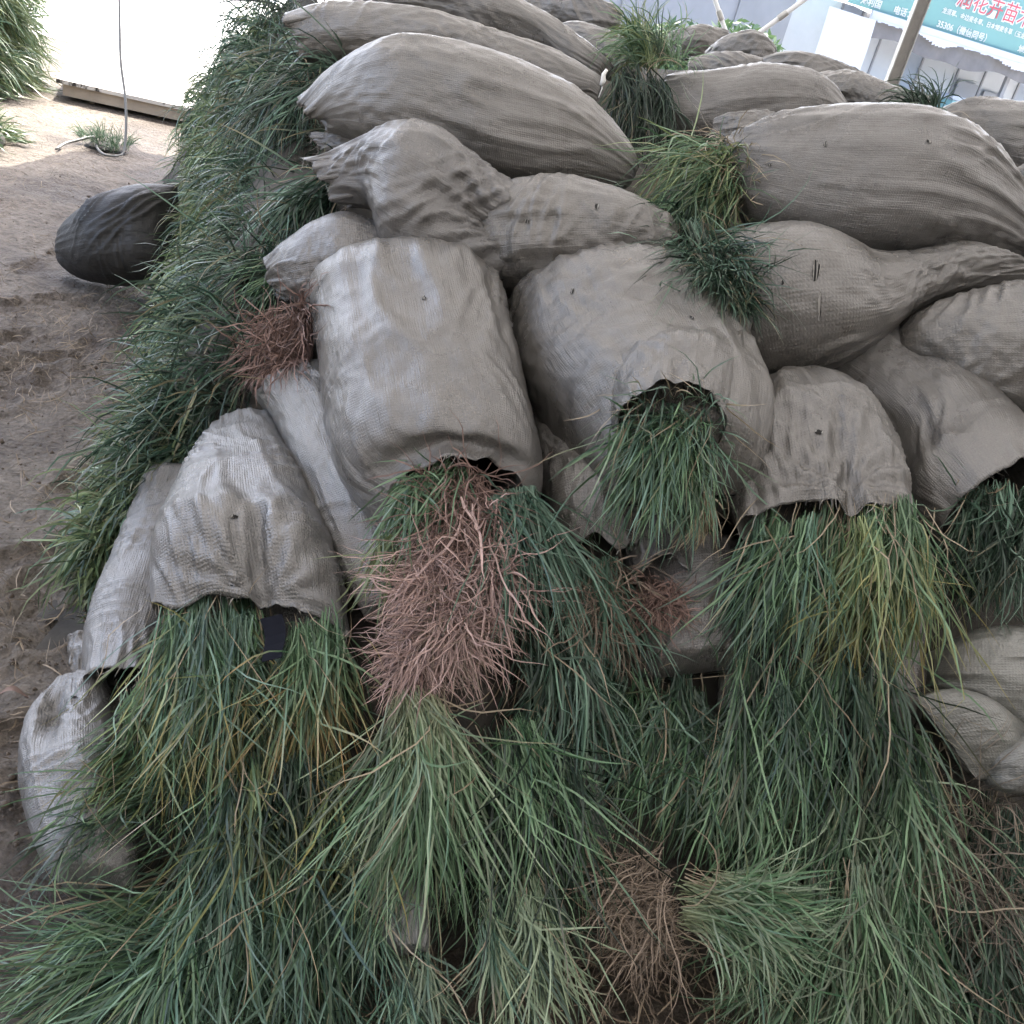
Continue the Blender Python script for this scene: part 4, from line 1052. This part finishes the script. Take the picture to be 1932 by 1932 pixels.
# hanging cord ending in a loose loop on the earth
M_CORD = simple('grey_cord', (0.16, 0.16, 0.15), 0.5)
dz = gd(235, 293)-0.05
pts = [at(222, -120, dz), at(225, 0, dz), at(226, 60, dz), at(228, 120, dz), at(236, 180, dz), at(238, 235, dz), at(235, 280, dz), on_ground(228, 293, 0.012), on_ground(200, 293, 0.01), on_ground(184, 280, 0.012), on_ground(180, 262, 0.02), on_ground(172, 258, 0.05), on_ground(150, 264, 0.03), on_ground(125, 270, 0.01), on_ground(106, 281, 0.01)]
top_p = pts[0].copy(); top_p[2] = RZ
cd, _ = catmull(np.array([[*p, *p] for p in [top_p]+pts]), 90)
c_o = MB().tube(cd[:, :3], 0.009, 6).build('hanging_cord', M_CORD, None, True)
tag(c_o, 'thin grey cord hanging down at top left and curling on the earth', 'cord')

# ------------------------------------------------------------------ stalls across the yard (upper right)
BPSI = math.radians(23); BD = np.array([math.cos(BPSI), math.sin(BPSI), 0]); BN = np.array([math.sin(BPSI), -math.cos(BPSI), 0])
BO = on_plane_y(1700, 100, 22.0); BO = np.array([BO[0], BO[1], 0])
BAX = np.array([BD, -BN, [0, 0, 1.0]])
def bz(z): return 1.6+2*(z-1.6)
def bp(u, z, off=0.0): return BO+BD*u+BN*off+np.array([0, 0, z])
def bbox(u0, u1, z0, z1, off, th): return MB().box(bp((u0+u1)/2, (z0+z1)/2, off), ((u1-u0)/2, th/2, (z1-z0)/2), BAX)
M_PANEL = simple('white_panel', (0.409, 0.428, 0.446), 0.5, noise=0.06, scale=3)
M_PANEL2 = simple('blue_grey_panel', (0.248, 0.285, 0.335), 0.5, noise=0.1, scale=3)
M_GREYP = simple('grey_panel', (0.223, 0.229, 0.242), 0.6, noise=0.1, scale=2)
M_TEALBOX = simple('teal_box', (0.124, 0.260, 0.285), 0.5)
M_FRAME = simple('frame_grey', (0.205, 0.211, 0.223), 0.5)
M_TARP = simple('white_tarp', (0.459, 0.471, 0.496), 0.45, noise=0.05, scale=4)
M_AWN = simple('awning_grey', (0.130, 0.124, 0.124), 0.7, noise=0.2, scale=4)
M_TEAL = simple('banner_teal', (0.13, 0.27, 0.255), 0.5, noise=0.05, scale=2)  # teal greyed and paled so the haze sits in the colour
M_TXT = simple('banner_white', (0.496, 0.508, 0.484), 0.5)
M_RED = simple('banner_red', (0.42, 0.07, 0.09), 0.5)  # red paled likewise, haze put into the colour
stall = empty('market_stall', bp(0, 0)); tag(stall, 'pale stall front under the grey awning across the yard', 'stall')
us = [-2.3, -1.2, -0.72, -0.15, 0.55, 0.95, 1.85, 2.5, 3.4, 4.4, 5.6]
mats = [M_PANEL, M_PANEL2, M_PANEL, M_PANEL, M_PANEL2, M_PANEL, M_PANEL, M_PANEL, M_PANEL2, M_PANEL]
for (u0, u1, mm) in zip(us[:-1], us[1:], mats):
    bbox(u0+0.02, u1-0.02, 0, 2.95, -0.6, 0.04).build('wall_panel', mm, stall)
for u_ in us:
    bbox(u_-0.018, u_+0.018, 0, 2.95, -0.57, 0.04).build('mullion', M_FRAME, stall)
bbox(2.46, 2.54, 0, 2.6, 0.1, 0.08).build('post', M_FRAME, stall)
bbox(2.6, 3.1, 0.0, 2.2, -0.52, 0.05).build('door', M_GREYP, stall)
bbox(1.9, 2.4, 1.5, 2.26, -0.52, 0.05).build('window', M_GREYP, stall)
# sagging awning: a real sheet from the wall out to the gutter, with a wavy front edge
nu_, nv_ = 60, 8; av = []
for i in range(nu_+1):
    u_ = -1.25+i/nu_*7.0
    sag = 0.05*math.sin(u_*2.1)+0.03*math.sin(u_*5.3+1)
    for j in range(nv_+1):
        t_ = j/nv_
        off = -0.55+t_*1.2
        z_ = 2.98-0.18*t_+0.0
        if t_ > 0.8: z_ = 2.80-(t_-0.8)/0.2*(0.34+sag)
        av.append(bp(u_, z_, off if t_ <= 0.8 else 0.41+0.03*math.sin(u_*9)))
I = np.arange(len(av)).reshape(nu_+1, nv_+1)
aw = mesh_obj('awning', av, np.stack([I[:-1, :-1], I[1:, :-1], I[1:, 1:], I[:-1, 1:]], -1).reshape(-1, 4), M_AWN, stall)
gut = bbox(-1.25, 5.8, 2.76, 2.9, 0.5, 0.05).build('gutter', M_PANEL, stall)
# ragged white plastic hanging from the gutter
rv = np.random.default_rng(77)
pv, pf = [], []
for i in range(80):
    u_ = -1.1+i*0.08; l_ = 0.02+0.10*max(0, math.sin(u_*3.3+0.6))+rv.uniform(0, 0.03)
    b_ = len(pv); pv += [bp(u_, 2.78, 0.535), bp(u_+0.08, 2.78, 0.535), bp(u_+0.08, 2.78-l_*rv.uniform(.7, 1), 0.545), bp(u_, 2.78-l_, 0.545)]
    pf.append([b_, b_+1, b_+2, b_+3])
mesh_obj('plastic_fringe', pv, pf, M_TARP, stall)['kind'] = 'stuff'
tarp_v = []
for i in range(13):
    for j in range(17):
        a_, b_ = i/12, j/16
        u_ = (-2.2+a_*0.98); z_ = 2.75*(1-b_)
        tarp_v.append(bp(u_+0.03*math.sin(b_*5), z_, 0.62+0.04*math.sin(a_*7+b_*3)+0.03*math.sin(a_*15-b_*4)))
I = np.arange(len(tarp_v)).reshape(13, 17)
tarp = mesh_obj('tarpaulin', tarp_v, np.stack([I[:-1, :-1], I[1:, :-1], I[1:, 1:], I[:-1, 1:]], -1).reshape(-1, 4), M_TARP)
tag(tarp, 'white tarpaulin hung beside the stall, left of the steel column', 'tarpaulin')
bxs = empty('teal_crate', bp(1.4, 0, 0.5)); tag(bxs, 'teal box standing before the stall panels at upper right', 'box')
bbox(0.95, 1.85, 0, 1.86, 0.5, 0.5).build('body', M_TEALBOX, bxs)
bbox(0.9, 1.9, 1.87, 1.95, 0.5, 0.56).build('lid', M_PANEL2, bxs)
gs = empty('grey_shed', bp(-4, 0)); tag(gs, 'dim grey shed wall behind the crossed pipes', 'shed')
bbox(-9.0, -2.32, 0, 3.6, -0.4, 0.1).build('wall', M_GREYP, gs)
bbox(-9.0, -2.32, 3.61, 3.75, -0.3, 0.5).build('roof', M_PANEL, gs)
for u_ in (-7.2, -5.6, -3.4): bbox(u_-0.03, u_+0.03, 0, 3.6, -0.33, 0.05).build('rib', M_FRAME, gs)
# banner board with its lettering
ban = empty('banner', bp(1, 2.9, 0.4)); tag(ban, 'teal banner with red and white lettering above the stall awning', 'sign')
bbox(-1.75, 5.8, 2.905, 4.5, 0.42, 0.03).build('board', M_TEAL, ban)
def letters(txt, u, z, size, mat, off, grow=0.0):
    c = bpy.data.curves.new('lettering', 'FONT'); c.body = txt; c.size = size; c.extrude = 0.002; c.offset = grow
    c.align_x = 'LEFT'; c.materials.append(mat); c.resolution_u = 3
    tmp = bpy.data.objects.new('tmp_text', c); COL.objects.link(tmp)
    me = bpy.data.meshes.new_from_object(tmp.evaluated_get(bpy.context.evaluated_depsgraph_get()))
    bpy.data.objects.remove(tmp)
    me.name = 'lettering'
    o = bpy.data.objects.new('lettering', me); COL.objects.link(o); o['kind'] = 'stuff'
    M4 = np.eye(4); M4[:3, 0] = BD; M4[:3, 1] = (0, 0, 1); M4[:3, 2] = BN; M4[:3, 3] = bp(u, z, off)
    o.parent = ban; o.matrix_parent_inverse = ban.matrix_world.inverted(); o.matrix_world = Matrix(M4.tolist())
    return o
letters('润花卉苗木', 0.42, 3.40, 0.36, M_TXT, 0.441, 0.022)
letters('润花卉苗木', 0.42, 3.40, 0.36, M_RED, 0.446)
letters('麦冬草、', -0.44, 3.20, 0.105, M_TXT, 0.442, 0.002)
letters('龙须草、金边麦冬草、日本矮麦冬草（玉龙草）、', 0.2, 3.20, 0.105, M_TXT, 0.442, 0.002)
letters('郑利国', -1.52, 2.96, 0.15, M_TXT, 0.442, 0.003)
letters('电话：15', -0.80, 2.96, 0.15, M_TXT, 0.442, 0.003)
letters('35306（微信同号）', 0.20, 2.96, 0.15, M_TXT, 0.442, 0.003)
letters('地址：', 2.16, 2.96, 0.15, M_TXT, 0.442, 0.003)
# shrubs beyond the pile, left of the pipes
def shrub(label, c, rad, n, seed):
    r = np.random.default_rng(seed)
    e = empty('shrub', (c[0], c[1], 0)); tag(e, label, 'shrub', 'shrubs along the shed')
    MB().tube([(c[0], c[1], 0), (c[0]+.05, c[1], c[2]*0.6), (c[0], c[1]+.05, c[2])], [0.04, 0.03, 0.015], 6).build('trunk', M_RUST, e)
    p = norm(r.normal(0, 1, (n, 3)))*(r.random((n, 1))**0.4)*np.asarray(rad)+np.asarray(c)
    d = norm(r.normal(0, 1, (n, 3))); s_ = norm(np.cross(d, r.normal(0, 1, (n, 3))))
    l_ = r.uniform(0.05, 0.11, (n, 1)); w_ = l_*0.35
    V = np.stack([p-d*l_, p+s_*w_, p+d*l_, p-s_*w_], 1).reshape(-1, 3)
    F = np.arange(n*4).reshape(n, 4)
    t = r.random((n, 1)); cc = np.repeat(np.array((0.05, 0.10, 0.04))*(1-t)+np.array((0.12, 0.18, 0.08))*t, 4, 0)
    o = mesh_obj('crown', V, F, M_LEAF, e, col=cc); o['kind'] = 'stuff'
for i, (vx, vy) in enumerate(((1215, 45), (1290, 42), (1390, 40))):
    c = on_plane_y(vx, vy+75, 17.0); lab = ['leafy green shrub left of the crossed pipes, behind the tall clump', 'leafy green shrub before the grey shed, middle of three', 'leafy green shrub showing between the two white pipes'][i]
    shrub(lab, c, (0.75, 0.6, 0.55), 1500, 60+i)

# ------------------------------------------------------------------ small things: tears, string, tag, litter
from mathutils.bvhtree import BVHTree
def front_hit(bvh, x, y):
    a = (x/1932*1024-512)/1024; b = (512-y/1932*1024)/1024
    v = norm(FW+a*RT+b*UP)
    h = bvh.ray_cast(Vector(CAM.tolist()), Vector(v.tolist()))
    return (None, None) if h[0] is None else (np.array(h[0]), np.array(h[1])*(-1 if np.dot(h[1], v) > 0 else 1))
BVH = {}
def tear(label_start, x, y, w, h, rot=0.0, threads=4, seed=0):
    o = next(v for k, v in BY_LABEL.items() if k.startswith(label_start))
    if o.name not in BVH:
        me = o.data; vv = np.empty(len(me.vertices)*3, np.float32); me.vertices.foreach_get('co', vv)
        BVH[o.name] = BVHTree.FromPolygons([tuple(c) for c in vv.reshape(-1, 3)], [tuple(p.vertices) for p in me.polygons])
    bvh = BVH[o.name]; r = np.random.default_rng(seed+int(x))
    rim = []
    n = 16
    for i in range(n):
        a = 2*math.pi*i/n; q = r.uniform(0.6, 1.1)
        dx, dy = math.cos(a)*w*q, math.sin(a)*h*q
        p, nn = front_hit(bvh, x+dx*math.cos(rot)-dy*math.sin(rot), y+dx*math.sin(rot)+dy*math.cos(rot))
        if p is None: return
        rim.append(p+nn*0.0016)
    pc, nn = front_hit(bvh, x, y)
    if pc is None: return
    t = mesh_obj('tear', [pc+nn*0.0018]+rim, [[0, 1+i, 1+(i+1) % n] for i in range(n)], M_DARK, o, smooth=False)
    fv, ff = [], []
    for i in range(threads):
        k = r.integers(0, n); a_, b_ = rim[k], rim[(n-k+int(r.integers(-1, 2))) % n]
        b0 = len(fv); s_ = norm(np.cross(b_-a_, nn))*0.0007
        mid = (a_+b_)/2+nn*0.003
        fv += [a_-s_+nn*.001, a_+s_+nn*.001, mid-s_, mid+s_, b_-s_+nn*.001, b_+s_+nn*.001]
        ff += [[b0, b0+1, b0+3, b0+2], [b0+2, b0+3, b0+5, b0+4]]
    if ff: mesh_obj('thread', fv, ff, M_FRAY, t)
tear('grey sack with a long frayed tear', 1540, 510, 7, 26, 0.05, 7)
tear('grey sack with a long frayed tear', 1546, 575, 3.5, 34, 0.05, 9, 1)
tear('grey sack with a long frayed tear', 1476, 533, 4, 5, 0, 2)
tear('largest grey sack', 1557, 272, 4, 6, 0.3, 2); tear('largest grey sack', 1452, 312, 3, 4, 0.3, 1); tear('largest grey sack', 1752, 268, 6, 3, 0.5, 3)
tear('grey sack right of the root', 1080, 550, 3, 7, 0.4, 1); tear('grey sack right of the root', 1306, 600, 7, 3, 0.4, 2)
tear('short plump', 995, 418, 4, 5, 0.2, 3); tear('short plump', 1126, 390, 4, 7, 0.2, 3)
tear('shiny grey sack at the left', 442, 975, 9, 5, 0.1, 3)
tear('grey sack at right of centre', 1545, 816, 8, 5, 0.1, 3)
tear('big grey sack in the middle', 800, 563, 5, 4, 0, 3)
tear('shiny sack lying', 141, 1316, 8, 3, 0.1, 0)

# white string knotted on the tied sack's tip
M_STRING = simple('white_string', (0.8, 0.8, 0.78), 0.6)
tp = at(1137, 152, 2.8)
st_ = empty('string_knot', tp); tag(st_, 'bit of white string tied on the sack tip near the top', 'string')
MB().tube([tp+np.array([0, 0, -0.012]), tp+np.array([0.002, -0.002, 0]), tp+np.array([-0.002, 0, 0.016]), tp+np.array([0.004, 0, 0.03])], [0.006, 0.008, 0.006, 0.004], 8).build('knot', M_STRING, st_, True)
MB().tube([tp, tp+np.array([0.004, -0.004, -0.02]), tp+np.array([0.001, -0.006, -0.045])], 0.0015, 5).build('loose_end', M_STRING, st_, True)
# dark plastic tag in the pinched mouth
M_TAG = simple('navy_plastic', (0.006, 0.007, 0.012), 0.85, spec=0.15)
tg = at(515, 1205, 1.90)
tz = norm(at(512, 1160, 1.93)-tg); tx_ = norm(np.cross(tz, -FW)); ty_ = np.cross(tz, tx_)
tmb = MB(); prev_ = None
for i in range(6):                                            # a soft strip, bent as it hangs
    t_ = i/5; c = tg+tz*(0.046-0.092*t_)+ty_*(0.010*math.sin(t_*3.2)-0.004)+tx_*0.004*math.sin(t_*5)
    row = [c-tx_*(0.021-0.003*t_)-ty_*0.001, c+tx_*(0.021-0.002*t_)-ty_*0.001, c+tx_*(0.021-0.002*t_)+ty_*0.001, c-tx_*(0.021-0.003*t_)+ty_*0.001]
    if prev_ is not None: tmb.box8(prev_+row)
    prev_ = row
to_ = tmb.build('plastic_tag', M_TAG)
tag(to_, 'dark navy plastic strip hanging at the pinch between the two bundles', 'tag')
# curled dry leaf on the earth
lf = on_ground(26, 1312, 0.012); lv, lfc = [], []
for i in range(9):
    t_ = i/8; w_ = 0.007*math.sin(math.pi*(0.08+0.92*t_))
    c = lf+np.array([(t_-0.5)*0.05, (t_-0.5)*0.03, 0.016*math.sin(t_*4)])
    lv += [c+np.array([0.3*w_, -w_, 0.004]), c, c+np.array([-0.3*w_, w_, 0.006])]
    if i: b_ = 3*i; lfc += [[b_-3, b_-2, b_+1, b_], [b_-2, b_-1, b_+2, b_+1]]
leaf_o = mesh_obj('dry_leaf', lv, lfc, simple('dry_leaf', (0.22, 0.16, 0.14), 0.8)); tag(leaf_o, 'curled pinkish dry leaf on the earth at the left edge', 'leaf')
# straw, rootlets and clods scattered on the earth
r = np.random.default_rng(91); n = 1000
px = np.concatenate([r.uniform(0, 250, n//2), r.uniform(0, 330, n//4), r.uniform(1050, 1600, n//4)]); py = np.concatenate([r.uniform(250, 1500, n//2), r.uniform(560, 760, n//4), r.uniform(1800, 1980, n//4)])
gb = np.array([on_ground(a, b, 0.006) for a, b in zip(px, py)])
an = r.uniform(0, 2*np.pi, n); gdv = np.stack([np.cos(an), np.sin(an), np.full(n, 0.05)], 1)
V1 = blades(gb, gdv, r.uniform(0.015, 0.10, n), np.full(n, 0.02), r.uniform(0.0015, 0.0035, n), (0.07, 0.05, 0.035), (0.30, 0.24, 0.17), seg=4, clamp=None, noise=0.3, r=r, mark=False, faceup=2)
lit = mesh_obj('litter', V1[0], V1[1], M_ROOT, col=V1[2]); tag(lit, 'scattered straw and rootlets lying on the bare earth', 'litter', kind='stuff')
cv, cf = [], []
for i in range(520):
    a, b = (r.uniform(0, 260), r.uniform(330, 1600)) if i < 450 else (r.uniform(1100, 1600), r.uniform(1810, 1980))
    c = on_ground(a, b, 0.0); s_ = r.uniform(0.002, 0.007)*(1 if r.random() < 0.9 else 2.4)
    b0 = len(cv)
    for dv in ((1,0,0),(-1,0,0),(0,1,0),(0,-1,0),(0,0,0.8),(0,0,-0.6)): cv.append(c+np.array(dv)*s_*r.uniform(0.6, 1.2, 3))
    for t_ in ((0,2,4),(2,1,4),(1,3,4),(3,0,4),(2,0,5),(1,2,5),(3,1,5),(0,3,5)): cf.append([b0+k for k in t_])
clods = mesh_obj('clods', cv, cf, simple('clod', (0.085, 0.066, 0.05), 0.95, noise=0.3, scale=40)); tag(clods, 'small crumbs of soil strewn over the earth', 'soil', kind='stuff')
print('script', round(time.time()-T0, 1))
